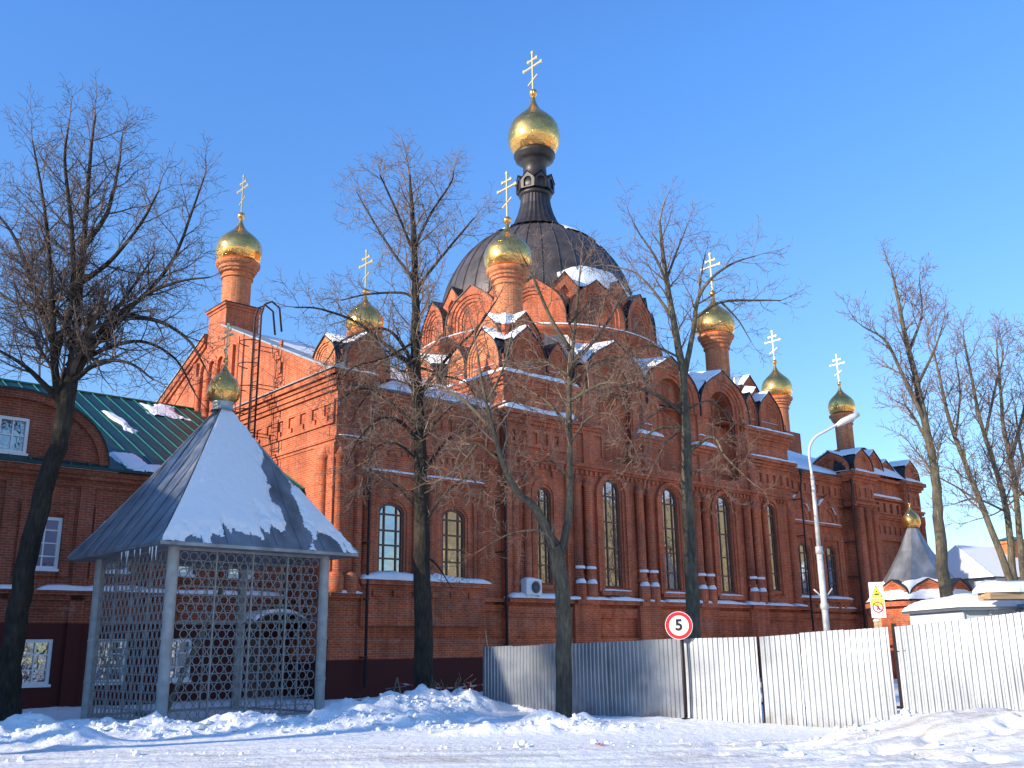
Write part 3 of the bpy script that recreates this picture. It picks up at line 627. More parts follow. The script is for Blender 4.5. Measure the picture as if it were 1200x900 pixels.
# corner clusters of kokoshniks with cupolas
def cluster(cu,cv,sx,sy,zb=13.0,scale=1.,mk=BK,cup=True):
    """cu,cv = centre; block +-2 around; sx, sy = +-1 towards the outer corner"""
    hb=2.0
    ps=Pl((cu,cv+sy*hb),(1,0),(0,sy)) ; pw=Pl((cu+sx*hb,cv),(0,1),(sx,0))
    a=ps; fr=.07
    kokoshnik(C_,ps,sx*.60,zb,2.34,2.35,1.6,mk,rings=3,snow=2); kokoshnik(C_,ps,-sx*1.24,zb,1.4,2.0,1.6,mk,rings=2,snow=0)
    kokoshnik(C_,pw,sy*.60,zb,2.34,2.35,1.6,BL,rings=3,snow=2); kokoshnik(C_,pw,-sy*1.24,zb,1.4,2.0,1.6,BL,rings=2)
    i=1.25; p2=Pl((cu,cv+sy*i),(1,0),(0,sy)); p3=Pl((cu+sx*i,cv),(0,1),(sx,0)); p4=Pl((cu,cv-sy*i),(1,0),(0,-sy)); p5=Pl((cu-sx*i,cv),(0,1),(-sx,0))
    for p,m_ in ((p2,mk),(p3,BL),(p4,mk),(p5,mk)): kokoshnik(C_,p,0,zb+1.15,2.0,2.2,1.1,m_,rings=1,snow=2)
    b=MB(); b.box((cu-1.9,cv-1.9,zb),(cu+1.9,cv+1.9,zb+.9)); b.box((cu-1.2,cv-1.2,zb+.8),(cu+1.2,cv+1.2,zb+2.6)); b.build('cupola_base',mk,C_)
    for k,(hh,zz,zt) in enumerate(((1.95,zb+.55,zb+1.5),(1.22,zb+1.9,zb+3.3))):
        s=MB()
        s.face([(cu-hh,cv-hh,zz),(cu+hh,cv-hh,zz),(cu+.8,cv-.8,zt),(cu-.8,cv-.8,zt)]); s.face([(cu+hh,cv-hh,zz),(cu+hh,cv+hh,zz),(cu+.8,cv+.8,zt),(cu+.8,cv-.8,zt)])
        s.face([(cu+hh,cv+hh,zz),(cu-hh,cv+hh,zz),(cu-.8,cv+.8,zt),(cu+.8,cv+.8,zt)]); s.face([(cu-hh,cv+hh,zz),(cu-hh,cv-hh,zz),(cu-.8,cv-.8,zt),(cu-.8,cv+.8,zt)])
        s.build('snow_cover',M['snow'],C_)
CC=2.0
for cu,sx in ((U0+CC,-1),(U1-CC,1)):
    for cv,sy in ((VF+CC,-1),(VD-CC,1)):
        cluster(cu,cv,sx,sy)
        if sy<0: cupola(C_,cu+(.35 if sx<0 else -.75),cv+.3*(-sy),16.0,18.9,.67,1.16,2.5,2.35)
# valley roof with snow rising from the walls to the drum
DX,DY=18.8,9.2
zt=17.0
mb=MB(); rb=[(U0+.9,VF+.9),(U1-.9,VF+.9),(U1-.9,VD-.9),(U0+.9,VD-.9)]; rt=[(13.8,4.4),(23.2,4.4),(23.2,14),(13.6,14)]
for i in range(4): j=(i+1)%4; mb.face([(*rb[i],13.35),(*rb[j],13.35),(*rt[j],16.6),(*rt[i],16.6)])
rf=mb.build('roof',M['dome'],C_)
n=120;m=30; A=np.linspace(0,1,n);T=np.linspace(0.0,1,m)
def slope_snow(p0,p1,q0,q1,z0,z1,seed,thick=.14):
    AA,TT=np.meshgrid(A,T); b0=np.array(p0)[None,None]*(1-AA[...,None])+np.array(p1)[None,None]*AA[...,None]; b1=np.array(q0)[None,None]*(1-AA[...,None])+np.array(q1)[None,None]*AA[...,None]
    P=b0*(1-TT[...,None])+b1*TT[...,None]; z=z0+(z1-z0)*TT+thick*(.5+fbm(AA*14+seed,TT*5+seed,4)); V=np.concatenate([P,z[...,None]],2).reshape(-1,3)
    ii=np.arange(n*m).reshape(m,n); F=np.stack([ii[:-1,:-1].ravel(),ii[:-1,1:].ravel(),ii[1:,1:].ravel(),ii[1:,:-1].ravel()],1); return fast_mesh('snow_cover',V,F,M['snow'],rf)
slope_snow(rb[0],rb[1],rt[0],rt[1],13.35,16.6,3.); slope_snow(rb[3],rb[0],rt[3],rt[0],13.35,16.6,8.)
# ---- drum with its ring of kokoshniks
mb=MB(); DR=6.75
mb.revolve([(DR,13.0),(DR,16.6),(DR+.12,16.65),(DR+.12,16.85),(DR+.02,16.9),(DR+.02,17.1),(DR+.22,17.15),(DR+.22,17.35),(DR+.36,17.4),(DR+.36,17.6),(DR-.35,17.62),(DR-.35,19.3),(5.6,19.4)],(DX,DY,0),96)
drum=mb.build('drum',BK,C_)
mb=MB(); mb.revolve([(DR-.36,17.62),(DR-.3,17.75),(DR+.2,17.73),(DR+.37,17.66),(DR+.38,17.6)],(DX,DY,0),96); mb.build('snow_cover',M['snow'],drum)
for k in range(12):
    a=R(-90-15+30*k+0); n_=(math.cos(a),math.sin(a)); t_=(-n_[1],n_[0]); rr=DR-.12
    pl=Pl((DX+n_[0]*rr,DY+n_[1]*rr),t_,n_)
    lit=(n_[0]<-.3)
    kokoshnik(drum,pl,0,17.62,3.36,2.75,1.6,BK,rings=3,snow=0)
    a2=a+R(15); n2=(math.cos(a2),math.sin(a2)); t2=(-n2[1],n2[0]); p2=Pl((DX+n2[0]*(rr-.25),DY+n2[1]*(rr-.25)),t2,n2)
    q=MB(); w2=.95; zb=18.9; zt=20.75; q.plate(p2,[(-w2,zb),(w2,zb),(w2,zb+.75),(0,zt),(-w2,zb+.75)],[[(-.3,zb+.5),(-.0,zb+.5),(.3,zb+.5),(.3,zb+.8),(0,zb+1.15),(-.3,zb+.8)]],-.3,0)
    q.plate(p2,[(-.4,zb+.3),(.4,zb+.3),(.4,zb+1.2),(-.4,zb+1.2)],[],-.2,-.15)
    g=q.build('small_gable',BK,drum)
    q=MB(); 
    for sg in (-1,1):
        q.face([p2.P(sg*(w2+.05),zb+.72,.06),p2.P(0,zt+.05,.06),p2.P(0,zt+.05,-1.3),p2.P(sg*(w2+.05),zb+.72,-1.3)]); q.face([p2.P(sg*(w2+.05),zb+.72,.06),p2.P(0,zt+.05,.06),p2.P(0,zt-.03,.06),p2.P(sg*(w2+.05),zb+.64,.06)])
    q.build('roof_cover',M['dark_metal'],g)
# snow lying between dome foot and gables
def ring_snow(r0,r1,z0,z1,a0,a1,name,par,n=90,m=12,seed=0,cut=.0):
    AA,TT=np.meshgrid(np.linspace(a0,a1,n),np.linspace(0,1,m)); nn=fbm(AA*5+seed,TT*2,4)
    rr=r0+(r1-r0)*TT; zz=z0+(z1-z0)*TT+.12*nn; e=np.clip(np.minimum(AA-a0,a1-AA)*4,0,1); zz=zz-(1-e)*.3
    V=np.stack([DX+rr*np.cos(AA),DY+rr*np.sin(AA),zz],2).reshape(-1,3); ii=np.arange(n*m).reshape(m,n)
    F=np.stack([ii[:-1,:-1].ravel(),ii[:-1,1:].ravel(),ii[1:,1:].ravel(),ii[1:,:-1].ravel()],1); return fast_mesh(name,V,F,M['snow'],par)
ring_snow(6.12,5.2,19.3,20.5,R(-200),R(20),'snow_cover',drum,200)
ring_snow(6.15,5.35,20.1,21.75,R(-122),R(-68),'snow_cover',drum,60,12,3)
# ---- dome
DB=19.5; Rd=5.75; Hd=6.3
def dome_pt(t,Rx=0): # t 0..1 from foot to top
    a=t*PI/2; return (Rd+Rx)*math.cos(a)**.92,(Hd+Rx)*math.sin(a)
mb=MB(); prof=[dome_pt(i/24) for i in range(22)]; mb.revolve([(Rd,-.6)]+prof+[(1.62,6.33)],(DX,DY,DB),72)
dome=mb.build('dome',M['dome'],C_)
mb=MB()
for k in range(36):
    a=2*PI*k/36; pts=[]
    for i in range(20):
        r_,z_=dome_pt(i/24); pts.append((DX+(r_+.02)*math.cos(a),DY+(r_+.02)*math.sin(a),DB+z_+.01))
    mb.tube(pts,.035,4,sm=False)
mb.build('standing_seam',M['dome'],dome)
# snow patches on the dome
def patch(a0,a1,t0,t1,seed,th=.5):
    n,m=70,40; AA,TT=np.meshgrid(np.linspace(a0,a1,n),np.linspace(t0,t1,m)); f=fbm(AA*7+seed,TT*9+seed,4)
    ea=np.minimum(AA-a0,a1-AA)/(a1-a0)*2; et=np.minimum(TT-t0,t1-TT)/(t1-t0)*2; msk=f+.55*np.minimum(ea,1)+.5*np.minimum(et,1)-th
    off=np.clip(msk*.5,-.03,.09); a=TT*PI/2; rr=(Rd)*np.cos(a)**.92+off*np.cos(a)+.03*0; zz=DB+Hd*np.sin(a)+off*np.sin(a)
    V=np.stack([DX+rr*np.cos(AA),DY+rr*np.sin(AA),zz],2).reshape(-1,3); ii=np.arange(n*m).reshape(m,n)
    F=np.stack([ii[:-1,:-1].ravel(),ii[:-1,1:].ravel(),ii[1:,1:].ravel(),ii[1:,:-1].ravel()],1); mk=msk.ravel(); keep=(mk[F]>-.02).all(1)
    fast_mesh('snow_cover',V,F[keep],M['snow'],dome)
patch(R(-105),R(-25),.60,.84,5.,.30); patch(R(-215),R(-165),.68,.80,9.,.6); patch(R(-75),R(-35),.50,.62,3,.7); patch(R(-60),R(0),.06,.2,13,.45)
# ---- neck, ring of little gables, black cylinder, cornice, great onion
mb=MB(); zn=DB+6.1
prof=[(2.1,0),(1.62,.25),(1.3,.7),(1.08,1.25),(.92,1.85),(.84,2.5)]
mb.revolve(prof,(DX,DY,zn),56,flute=.035,sm=False); neck=mb.build('dome_neck',M['neck'],C_)
mb=MB(); z0=zn+2.45
mb.revolve([(.86,0),(1.0,.06),(1.0,.22),(.9,.28),(1.0,.4),(1.02,1.0),(.74,1.1),(.70,2.15),(.82,2.22),(.82,2.32),(1.0,2.42),(1.18,2.52),(1.18,2.68),(1.27,2.74),(1.27,2.9),(1.05,3.0)],(DX,DY,z0),40)
lan=mb.build('lantern_shaft',M['neck'],neck)
for k in range(8):
    a=2*PI*(k+.5)/8; n_=(math.cos(a),math.sin(a)); pl=Pl((DX+n_[0]*1.06,DY+n_[1]*1.06),(-n_[1],n_[0]),n_)
    mb=MB(); mb.plate(pl,[(-.43,z0+.3),(.43,z0+.3),(.46,z0+.85),(0,z0+1.3),(-.46,z0+.85)],[arch(.52,z0+.36,z0+1.0,None,0)],-.2,.03); mb.plate(pl,arch(.6,z0+.32,z0+1.05,None,0),[],-.12,-.08); 
    mb.face([pl.P(-.52,z0+.86,.06),pl.P(0,z0+1.38,.06),pl.P(0,z0+1.3,-.5),pl.P(-.52,z0+.86,-.4)]); mb.face([pl.P(.52,z0+.86,.06),pl.P(0,z0+1.38,.06),pl.P(0,z0+1.3,-.5),pl.P(.52,z0+.86,-.4)])
    mb.build('lantern_gable',M['neck'],neck)
on=onion(lan,(DX,DY,z0+2.98),1.62,4.0); cross(lan,(DX,DY,z0+7.15),2.95,.085)
# ---- west cupola on the gable, east cupola, corner cupolas of the narthex
cupola(C_,.8,NC,17.25,19.6,.67,1.10,2.4,2.0)
NC=NCM
EU=43.3
cupola(C_,EU,NC,16.6,19.4,.70,1.14,2.7,2.3)
mb=MB(); mb.box((EU-1,NC-1,15.0),(EU+1,NC+1,16.7)); mb.build('cupola_base',BK,C_)
def small_cluster(u0,u1,v0,v1,zb,cup,kw=1.9,kh=1.55,m1=BK,m2=BL,drum_m='brick_light'):
    cu,cv=(u0+u1)/2,(v0+v1)/2; ps=Pl((cu,v0),(1,0),(0,-1)); pw=Pl((u0,cv),(0,1),(-1,0)); pn=Pl((cu,v1),(1,0),(0,1)); pe=Pl((u1,cv),(0,1),(1,0))
    w=u1-u0
    for p,m_ in ((ps,m1),(pw,m2),(pn,m1),(pe,m1)): kokoshnik(C_,p,0,zb,min(kw,w),kh,.9,m_,rings=2,snow=2)
    b=MB(); b.box((u0+.2,v0+.2,zb-.1),(u1-.2,v1-.2,zb+kh*.5)); b.build('cupola_base',m1,C_)
mbx=MB(); mbx.box((-.05,-.05,11.7),(2.3,2.3,11.98)); mbx.build('narthex_attic',BK,C_)
small_cluster(.05,2.4,.0,2.3,11.95,None,1.78,1.45)
cupola(C_,2.35,2.0,12.6,14.15,.47,.78,1.75,1.7)
kk=Pl((0,.05),(1,0),(0,-1))
# ---- east arm and corner tower
Ea,Eb=28.9,42.6; ew=[30.0,32.75]
mb=MB(); mb.plate(Sth,[(Ea,-.6),(35,-.6),(35,11.2),(Ea,11.2)],[arch(1.1,4.3,7.1,.5,c) for c in ew],-.5,.0)
mb.box((Ea,.52,-.6),(Eb,.7,11.0)); mb.box((Eb-.5,.5,-.6),(Eb,VD,11.4)); mb.box((Ea,VD-.5,-.6),(Eb,VD,11.3))
for c in ew:
    mb.plate(Sth,[(c-1.1,4.2),(c+1.1,4.2),(c+1.1,7.75),(c-1.1,7.75)],[[(c-.8,4.2),(c+.8,4.2),(c+.8,7.4),(c-.8,7.4)]],0,.12)
    mb.plate(Sth,[(c-.8,4.2),(c+.8,4.2),(c+.8,7.4),(c-.8,7.4)],[arch(1.26,4.2,7.18,.5,c)],0,.04)
    mb.band(Sth,c-1.25,c+1.25,8.2,8.34,0,.2)
    # ogee hood over each window
    o=ogee(2.2,1.75,c,8.34); mb.plate(Sth,o,[ogee(1.7,1.32,c,8.36)],0,.16); mb.plate(Sth,ogee(1.7,1.32,c,8.36),[ogee(1.1,.85,c,8.38)],0,.07)
    mb.band(Sth,c-1.3,c+1.3,3.95,4.12,0,.36); mb.band(Sth,c-1.2,c+1.2,3.4,3.95,0,.22)
    for k in (-.6,0,.6): mb.band(Sth,c+k-.15,c+k+.15,3.6,3.8,.22,.3)
    half_column(mb,Sth,c-1.08,4.2,7.7,.12,.1,False); half_column(mb,Sth,c+1.08,4.2,7.7,.12,.1,False)
panels(mb,Sth,Ea+.1,34.7,9.95,10.7,.08,9,.42,.6)
for z0,z1,d in ((-.6,1.9,.12),(1.9,2.05,.18),(3.05,3.3,.15),(3.45,3.62,.26),(9.45,9.6,.1),(10.85,10.97,.1),(10.97,11.1,.18),(11.1,11.2,.26)): mb.band(Sth,Ea,34.9,z0,z1,0,d)
mb.build('east_arm_wall',BK,C_)
for c in ew: window(C_,Sth,c,4.3,7.1,1.1,.5,rows=(.25,.52,.82),cols=(-.22,.22),d=-.1)
arm_roof(28.4,EU-.6,'roof',7.)
mb=MB(); Ts=Pl((0,-.5),(1,0),(0,-1)); T0,T1=34.7,42.7
mb.box((T0,-.5,-.6),(T1,5,11.5))
for a,b_ in ((T0,T0+2.2),(T1-2.0,T1)):
    mb.band(Ts,a,b_,-.6,11.0,0,.3)
    for z0,z1,d in ((9.5,9.62,.38),(9.62,9.75,.46),(11.0,11.15,.4),(11.15,11.32,.52),(11.32,11.55,.68)): mb.band(Ts,a-d*.5,b_+d*.5,z0,z1,-.3,d)
    panels(mb,Ts,a+.1,b_-.1,9.9,10.8,.37,3,.42,.6)
for z0,z1,d in ((9.0,9.12,.1),(9.12,9.25,.18),(10.2,10.35,.2),(11.32,11.5,.3)): mb.band(Ts,T0+2.2,T1-2.0,z0,z1,0,d)
panels(mb,Ts,T0+2.5,T1-2.3,8.0,8.7,.1,5,.4,.7); panels(mb,Ts,T0+2.5,T1-2.3,9.3,10.1,.12,4,.4,.7)
mb.plate(Ts,[(T0+2.5,4.0),(T1-2.3,4.0),(T1-2.3,8.0),(T0+2.5,8.0)],[[(T0+2.95,4.0),(T1-2.75,4.0),(T1-2.75,7.7),(T0+2.95,7.7)]],0,.16)
for z0,z1,d in ((-.6,1.9,.42),(3.3,3.62,.5)): mb.band(Ts,T0-.1,T1+.1,z0,z1,0,d)
for z0,z1,d in ((9.5,9.75,.1),(11.0,11.2,.14),(11.2,11.5,.3)): mb.band(Pl((T0,0),(0,1),(-1,0)),-.5,1.2,z0,z1,0,d)
mb.build('east_tower_wall',BK,C_)
for s_ in (T0+.25,T0+1.1,T0+1.95,T1-1.75,T1-.95,T1-.2):
    mb=MB(); half_column(mb,Ts,s_,3.7,9.4,.2,.34,False); mb.build('engaged_column',BK,C_)
def tk(u,v0,w,h,m_=BK,sn=2,z=11.5,dep=1.3): kokoshnik(C_,Pl((u,v0),(1,0),(0,-1)),0,z,w,h,dep,m_,rings=2,snow=sn)
tk(T0+1.05,-.95,2.2,1.5); tk(T0+3.1,-.6,1.9,1.7); tk(T1-.95,-.9,1.9,1.45); tk(T1-3.1,-.4,2.0,1.3)
kokoshnik(C_,Pl((T0-.15,.55),(0,1),(-1,0)),0,11.5,2.6,1.4,2.0,BK,rings=2,snow=2)
kokoshnik(C_,Pl((T0-.15,3.2),(0,1),(-1,0)),0,11.5,2.4,1.4,2.0,BK,rings=2,snow=2)
mb=MB(); mb.box((T0+.2,-.3,11.5),(T1-.3,4.6,12.2)); mb.build('tower_attic',BK,C_)
s=MB(); cu,cv=T0+4.35,1.9; q=[(T0-.2,-1.0),(T1+.2,-1.0),(T1+.2,4.8),(T0-.2,4.8)]; t=[(cu-1,cv-1),(cu+1,cv-1),(cu+1,cv+1),(cu-1,cv+1)]
for i in range(4): j=(i+1)%4; s.face([(*q[i],11.62),(*q[j],11.62),(*t[j],13.6),(*t[i],13.6)])
s.build('snow_cover',M['snow'],C_)
mb=MB(); mb.revolve([(1.25,12.9),(1.25,13.35),(1.4,13.4),(1.4,13.6),(.7,13.8)],(cu,cv,0),28); mb.build('cupola_base',BK,C_)
mb=MB(); mb.revolve([(1.42,13.6),(1.3,13.75),(.7,13.85)],(cu,cv,0),28,a0=R(-90),a1=R(60)); mb.build('snow_cover',M['snow'],C_)
cupola(C_,cu,cv,13.75,16.1,.55,.86,2.05,1.85)
# ---- ledge and cornice snow
def ledge(*a,**k):
    q=MB(); snow_strip(q,*a,**k)
    if q.f: q.build('ledge_snow',M['snow'],C_)
ledge(Sth,.02,1.1,3.62,0,.34,.13,1); ledge(Sth,1.0,6.95,4.13,0,.5,.24,2); ledge(Ms,U0-.1,12.0,3.63,0,.42,.16,3)
for k,(a,b_) in enumerate(((12.0,13.6),(13.6,17.2),(17.3,19.6),(19.6,23.5),(23.6,25.3),(25.5,27.6),(27.9,U1))): ledge(Ms,a,b_,3.64,.0,.5 if k%2==0 else .4,.14,4+k)
for c in bays: ledge(Ms,c-.9,c+.9,4.07,0,.2,.06,int(c))
for c in ew: ledge(Sth,c-1.3,c+1.3,4.13,0,.4,.14,int(c)); ledge(Sth,c-1.2,c+1.2,8.35,0,.19,.07,int(c))
ledge(Sth,31.4,34.6,3.63,0,.3,.08,31); ledge(Ts,T0,T0+2.4,3.63,0,.5,.16,30)
ledge(Sth,.9,6.9,8.13,0,.24,.08,40,.28); ledge(Sth,.1,1.5,9.3,0,.1,.05,41)
ledge(Ms,U0-.3,U0+4.1,11.43,0,.36,.26,50,.2); ledge(Ms,U1-4.0,U1+.3,11.43,0,.36,.12,51)
ledge(Ms,U0-.3,U0+4.2,13.0,-.1,.34,.2,52,.15); ledge(Ms,U1-4.0,U1+.3,13.0,-.1,.34,.12,53)
for e in ke_[1:3]: ledge(Ms,e-.85,e+.85,11.43,0,.4,.2,int(e)); ledge(Ms,e-.3,e+.3,12.0,.1,.16,.06,int(e)+9)
ledge(Sth,-.3,1.5,11.73,-.1,.38,.12,55); 
ledge(Ts,T0,T0+2.3,11.56,.0,.66,.15,60); ledge(Ts,T1-2.2,T1,11.56,.0,.66,.12,61); ledge(Ts,T0+2.3,T1-2.1,10.36,0,.2,.12,62,.3)
ledge(Mw,0,5,13.0,-.1,.36,.2,70,.2); ledge(Mw,0,2.5,11.43,-.1,.36,.14,71,.2)
for c in ew:                                                              # lumps caught on the window hoods
    for sx_ in (-.75,.55): ledge(Sth,c+sx_-.25,c+sx_+.2,9.35,.0,.2,.16,int(c*3),slope=-.9 if sx_>0 else .9)
# ---- downpipes, iron ladder with hoops, roof railing
def pipe(s_,pl,z0,z1,d=.3,r=.055):
    mb=MB(); mb.tube([pl.P(s_,z0,d),pl.P(s_,z1-1.0,d),pl.P(s_-.1,z1-.5,d+.15),pl.P(s_,z1-.25,d+.1)],r,8)
    mb.revolve([(r,0),(r*2.2,.25),(r*2.2,.35)],pl.P(s_,z1-.3,d+.1),8); 
    for z in np.arange(z0+1,z1-1.2,2.): mb.band(pl,s_-.09,s_+.09,z,z+.04,-.0,d+.05)
    mb.build('downpipe',M['pipe'],C_)
pipe(1.25,Sth,.4,10.9,.4); pipe(7.62,Sth,.4,11.1,.62,.06); pipe(29.1,Sth,.4,11.0,.75); pipe(34.5,Sth,.4,11.0,.7)
mb=MB(); lv,ld=4.8,1.0; P=Wst.P
for s_ in (lv-.28,lv+.28):
    mb.tube([P(s_,7.0,ld),P(s_,14.9,ld),P(s_,15.4,ld-.12),P(s_,15.6,ld-.45),P(s_,15.4,ld-.8),P(s_,14.4,ld-.95)],.042,6)
for z in np.arange(7.2,14.8,.33): mb.tube([P(lv-.28,z,ld),P(lv+.28,z,ld)],.02,4,sm=False)
for z in np.arange(9.0,14.6,.95):
    mb.tube([P(lv+.5*math.cos(t_)*1.0,z,ld+.08-.0+.62*math.sin(t_)) for t_ in np.linspace(0,PI,9)],.022,4,sm=False)
for t_ in np.linspace(0.35,PI-.35,4): mb.tube([P(lv+.5*math.cos(t_),9.0,ld+.08+.62*math.sin(t_)),P(lv+.5*math.cos(t_),14.0,ld+.08+.62*math.sin(t_))],.019,4,sm=False)
for z in (8,10,12,13.6): 
    for s_ in (lv-.28,lv+.28): mb.tube([P(s_,z,0),P(s_,z,ld)],.018,4,sm=False)
mb.build('ladder',M['rust'],C_)
mb=MB(); z0=16.0
for (a,b_) in (((EU-4.2,NC-1.2),(EU-1.2,NC-1.2)),((EU-4.2,NC-1.2),(EU-4.2,NC+1.2)),((EU-1.2,NC-1.2),(EU-1.2,NC+1.2))):
    for zz in (.95,.5,.05): mb.tube([(*a,z0+zz),(*b_,z0+zz)],.03,4,sm=False)
    n=4
    for k in range(n+1): x=a[0]+(b_[0]-a[0])*k/n; y=a[1]+(b_[1]-a[1])*k/n; mb.tube([(x,y,z0-1.2),(x,y,z0+.95)],.03,4,sm=False)
mb.build('railing',M['rust'],C_)
def chp(u,v,z): # church -> world
    a=R(90-AZ); return (OX+u*math.cos(a)-v*math.sin(a),OY+u*math.sin(a)+v*math.cos(a),z)
# ---- air conditioner resting on the plinth ledge
ac=thing('air_conditioner','small white air conditioner with snow on top, standing on the church ledge','air conditioner',chp(8.95,VF-.36,3.68),R(90-AZ))
mb=MB(); mb.box((-.42,-.19,.06),(.42,.16,.66)); mb.box((-.36,-.16,0),(-.28,.14,.06)); mb.box((.28,-.16,0),(.36,.14,.06)); mb.build('casing',M['white'],ac)
mb=MB(); pf=Pl((.08,-.19),(1,0),(0,-1)); 
for r_ in (.24,.19,.14,.09,.04): mb.tube([pf.P(r_*math.cos(t_),.36+r_*math.sin(t_),.03) for t_ in np.linspace(0,2*PI,21)],.008,4,cap=False,sm=False)
for t_ in np.linspace(0,PI,5)[:-1]: mb.tube([pf.P(.24*math.cos(t_),.36+.24*math.sin(t_),.025),pf.P(-.24*math.cos(t_),.36-.24*math.sin(t_),.025)],.007,4,sm=False)
mb.build('fan_guard',M['sign_grey'],ac)
mb=MB(); mb.plate(pf,[(.23*math.cos(t_),.36+.23*math.sin(t_)) for t_ in np.linspace(0,2*PI,24,endpoint=False)],[],.0,.006); mb.build('fan_opening',M['black'],ac)
mb=MB(); snow_strip(mb,Pl((0,.16),(1,0),(0,-1)),-.42,.42,.66,0,.34,.09,5); mb.build('snow_cover',M['snow'],ac)
# ================================================================ brick wing to the west of the church
wing=thing('brick_wing','dark red brick wing with green seamed roof and white windows, joined to the church','building',(OX,OY,0),R(90-AZ))
WV=2.5; W0=-24.; Wp=Pl((0,WV),(1,0),(0,-1)); BW_=M['brick_wing']
uppers=[-2.2,-4.45,-6.65,-8.9,-11.2,-13.5,-15.8]; 
mb=MB(); holes=[]
for c in uppers: holes.append([(c-.5,4.22),(c+.5,4.22),(c+.5,5.9),(c-.5,5.9)]); 
for c in (-6.5,-8.8,-11.1,-13.4,-15.7,-4.3): holes.append([(c-.5,.74),(c+.5,.74),(c+.5,2.14),(c-.5,2.14)])
mb.plate(Wp,[(W0,-.6),(0,-.6),(0,7.5),(W0,7.5)],holes,-.4,0)
mb.plate(Pl((W0,0),(0,1),(-1,0)),[(WV,-.6),(22,-.6),(22,7.6),(12.3,12.5),(WV,7.6)],[],-.4,0); mb.box((W0,21.6,-.6),(0,22,7.6)); mb.box((W0+.4,WV+.42,-.6),(0,WV+.46,7.4))
for z0,z1,d in ((3.0,3.1,.06),(3.3,3.46,.1),(3.46,3.6,.2),(6.9,7.0,.08),(7.15,7.3,.14),(7.3,7.46,.24)): mb.band(Wp,W0,-.02,z0,z1,0,d)
for c in uppers:
    mb.plate(Wp,[(c-.8,4.0),(c+.8,4.0),(c+.8,6.3),(c-.8,6.3)],[[(c-.5,4.0),(c+.5,4.0),(c+.5,5.98),(c-.5,5.98)]],0,.06)
for c in (-5.5,-7.75,-10.0,-12.3): mb.band(Wp,c-.22,c+.22,-.6,6.9,0,.1)
mb.build('wall',BW_,wing)
def white_window(pl,c,z0,z1,w=1.0,rows=(.5,),cols=(0,),d=-.1,par=None):
    mb=MB(); mb.plate(pl,[(c-w/2,z0),(c+w/2,z0),(c+w/2,z1),(c-w/2,z1)],[[(c-w/2+.1,z0+.1),(c+w/2-.1,z0+.1),(c+w/2-.1,z1-.1),(c-w/2+.1,z1-.1)]],d-.05,d+.06)
    mb.band(pl,c-w/2-.04,c+w/2+.04,z0-.06,z0+.02,d,d+.16)
    for x in cols: mb.band(pl,c+x-.02,c+x+.02,z0+.05,z1-.05,d-.02,d+.03)
    for r_ in rows: zz=z0+(z1-z0)*r_; mb.band(pl,c-w/2+.05,c+w/2-.05,zz-.018,zz+.018,d-.02,d+.028)
    f=mb.build('window',M['white'],par); q=MB(); q.plate(pl,[(c-w/2+.02,z0+.02),(c+w/2-.02,z0+.02),(c+w/2-.02,z1-.02),(c-w/2+.02,z1-.02)],[],d-.06,d-.03); q.build('pane',M['glass'],f)
for c in uppers: white_window(Wp,c,4.24,5.88,.98,(.25,.5,.75),(0,),par=wing)
for c in (-6.5,-8.8,-11.1,-13.4,-15.7,-4.3): white_window(Wp,c,.76,2.12,.98,(.33,.66),(0,),par=wing)
# attic dormer gable with curved top
Dp=Pl((0,WV-.06),(1,0),(0,-1)); dc=-10.2
mb=MB(); o=[(dc-3.0,7.46)]+[(dc-3.0*math.cos(t_)*1.0,7.46+2.35*math.sin(t_)**.9) for t_ in np.linspace(.0,PI,25)][1:-1]+[(dc+3.0,7.46)]
mb.plate(Dp,o,[[(dc-.48,7.75),(dc+.48,7.75),(dc+.48,8.95),(dc-.48,8.95)]],-.5,0); mb.plate(Dp,[(a_*1.0,b_) for a_,b_ in o],[[(dc+(a_-dc)*.9,7.46+(b_-7.46)*.88+.01) for a_,b_ in o]],0,.12); dg=mb.build('dormer_gable',BW_,wing)
mb=MB()
for i in range(len(o)-1): a_,b_=o[i],o[i+1]; mb.face([Dp.P(a_[0],a_[1]+.05,.18),Dp.P(b_[0],b_[1]+.05,.18),Dp.P(b_[0],b_[1]+.05,-4.8*(b_[1]-7.3)/2.2),Dp.P(a_[0],a_[1]+.05,-4.8*(a_[1]-7.3)/2.2)]); mb.face([Dp.P(a_[0],a_[1]+.05,.18),Dp.P(b_[0],b_[1]+.05,.18),Dp.P(b_[0],b_[1]-.02,.18),Dp.P(a_[0],a_[1]-.02,.18)])
mb.build('dormer_roof',M['green_roof'],dg)
white_window(Dp,dc,7.77,8.93,.92,(.5,),(0,),par=wing)
# green roof with standing seams, verge and snow
mb=MB(); ze,zr,vr=7.55,12.55,12.3; P0=WV-.4
mb.face([(W0,P0,ze),(-.03,P0,ze),(-.03,vr,zr),(W0,vr,zr)]); mb.face([(W0,22.4,ze),(-.03,22.4,ze),(-.03,vr,zr),(W0,vr,zr)]); mb.face([(W0,P0,ze-.08),(-.03,P0,ze-.08),(-.03,P0,ze),(W0,P0,ze)]); mb.face([(W0,P0,ze-.08),(-.03,P0,ze-.08),(-.03,WV,ze-.08),(W0,WV,ze-.08)])
rf=mb.build('roof',M['green_roof'],wing)
mb=MB(); sl=math.atan2(zr-ze,vr-P0)
for k in range(40):
    u=-.06-k*.6; mb.tube([(u,P0,ze+.02),(u,vr,zr+.02)],.03,4,sm=False)
mb.tube([(W0,vr,zr+.03),(-.03,vr,zr+.03)],.06,6); mb.build('roof_seam',M['green_seam'],rf)
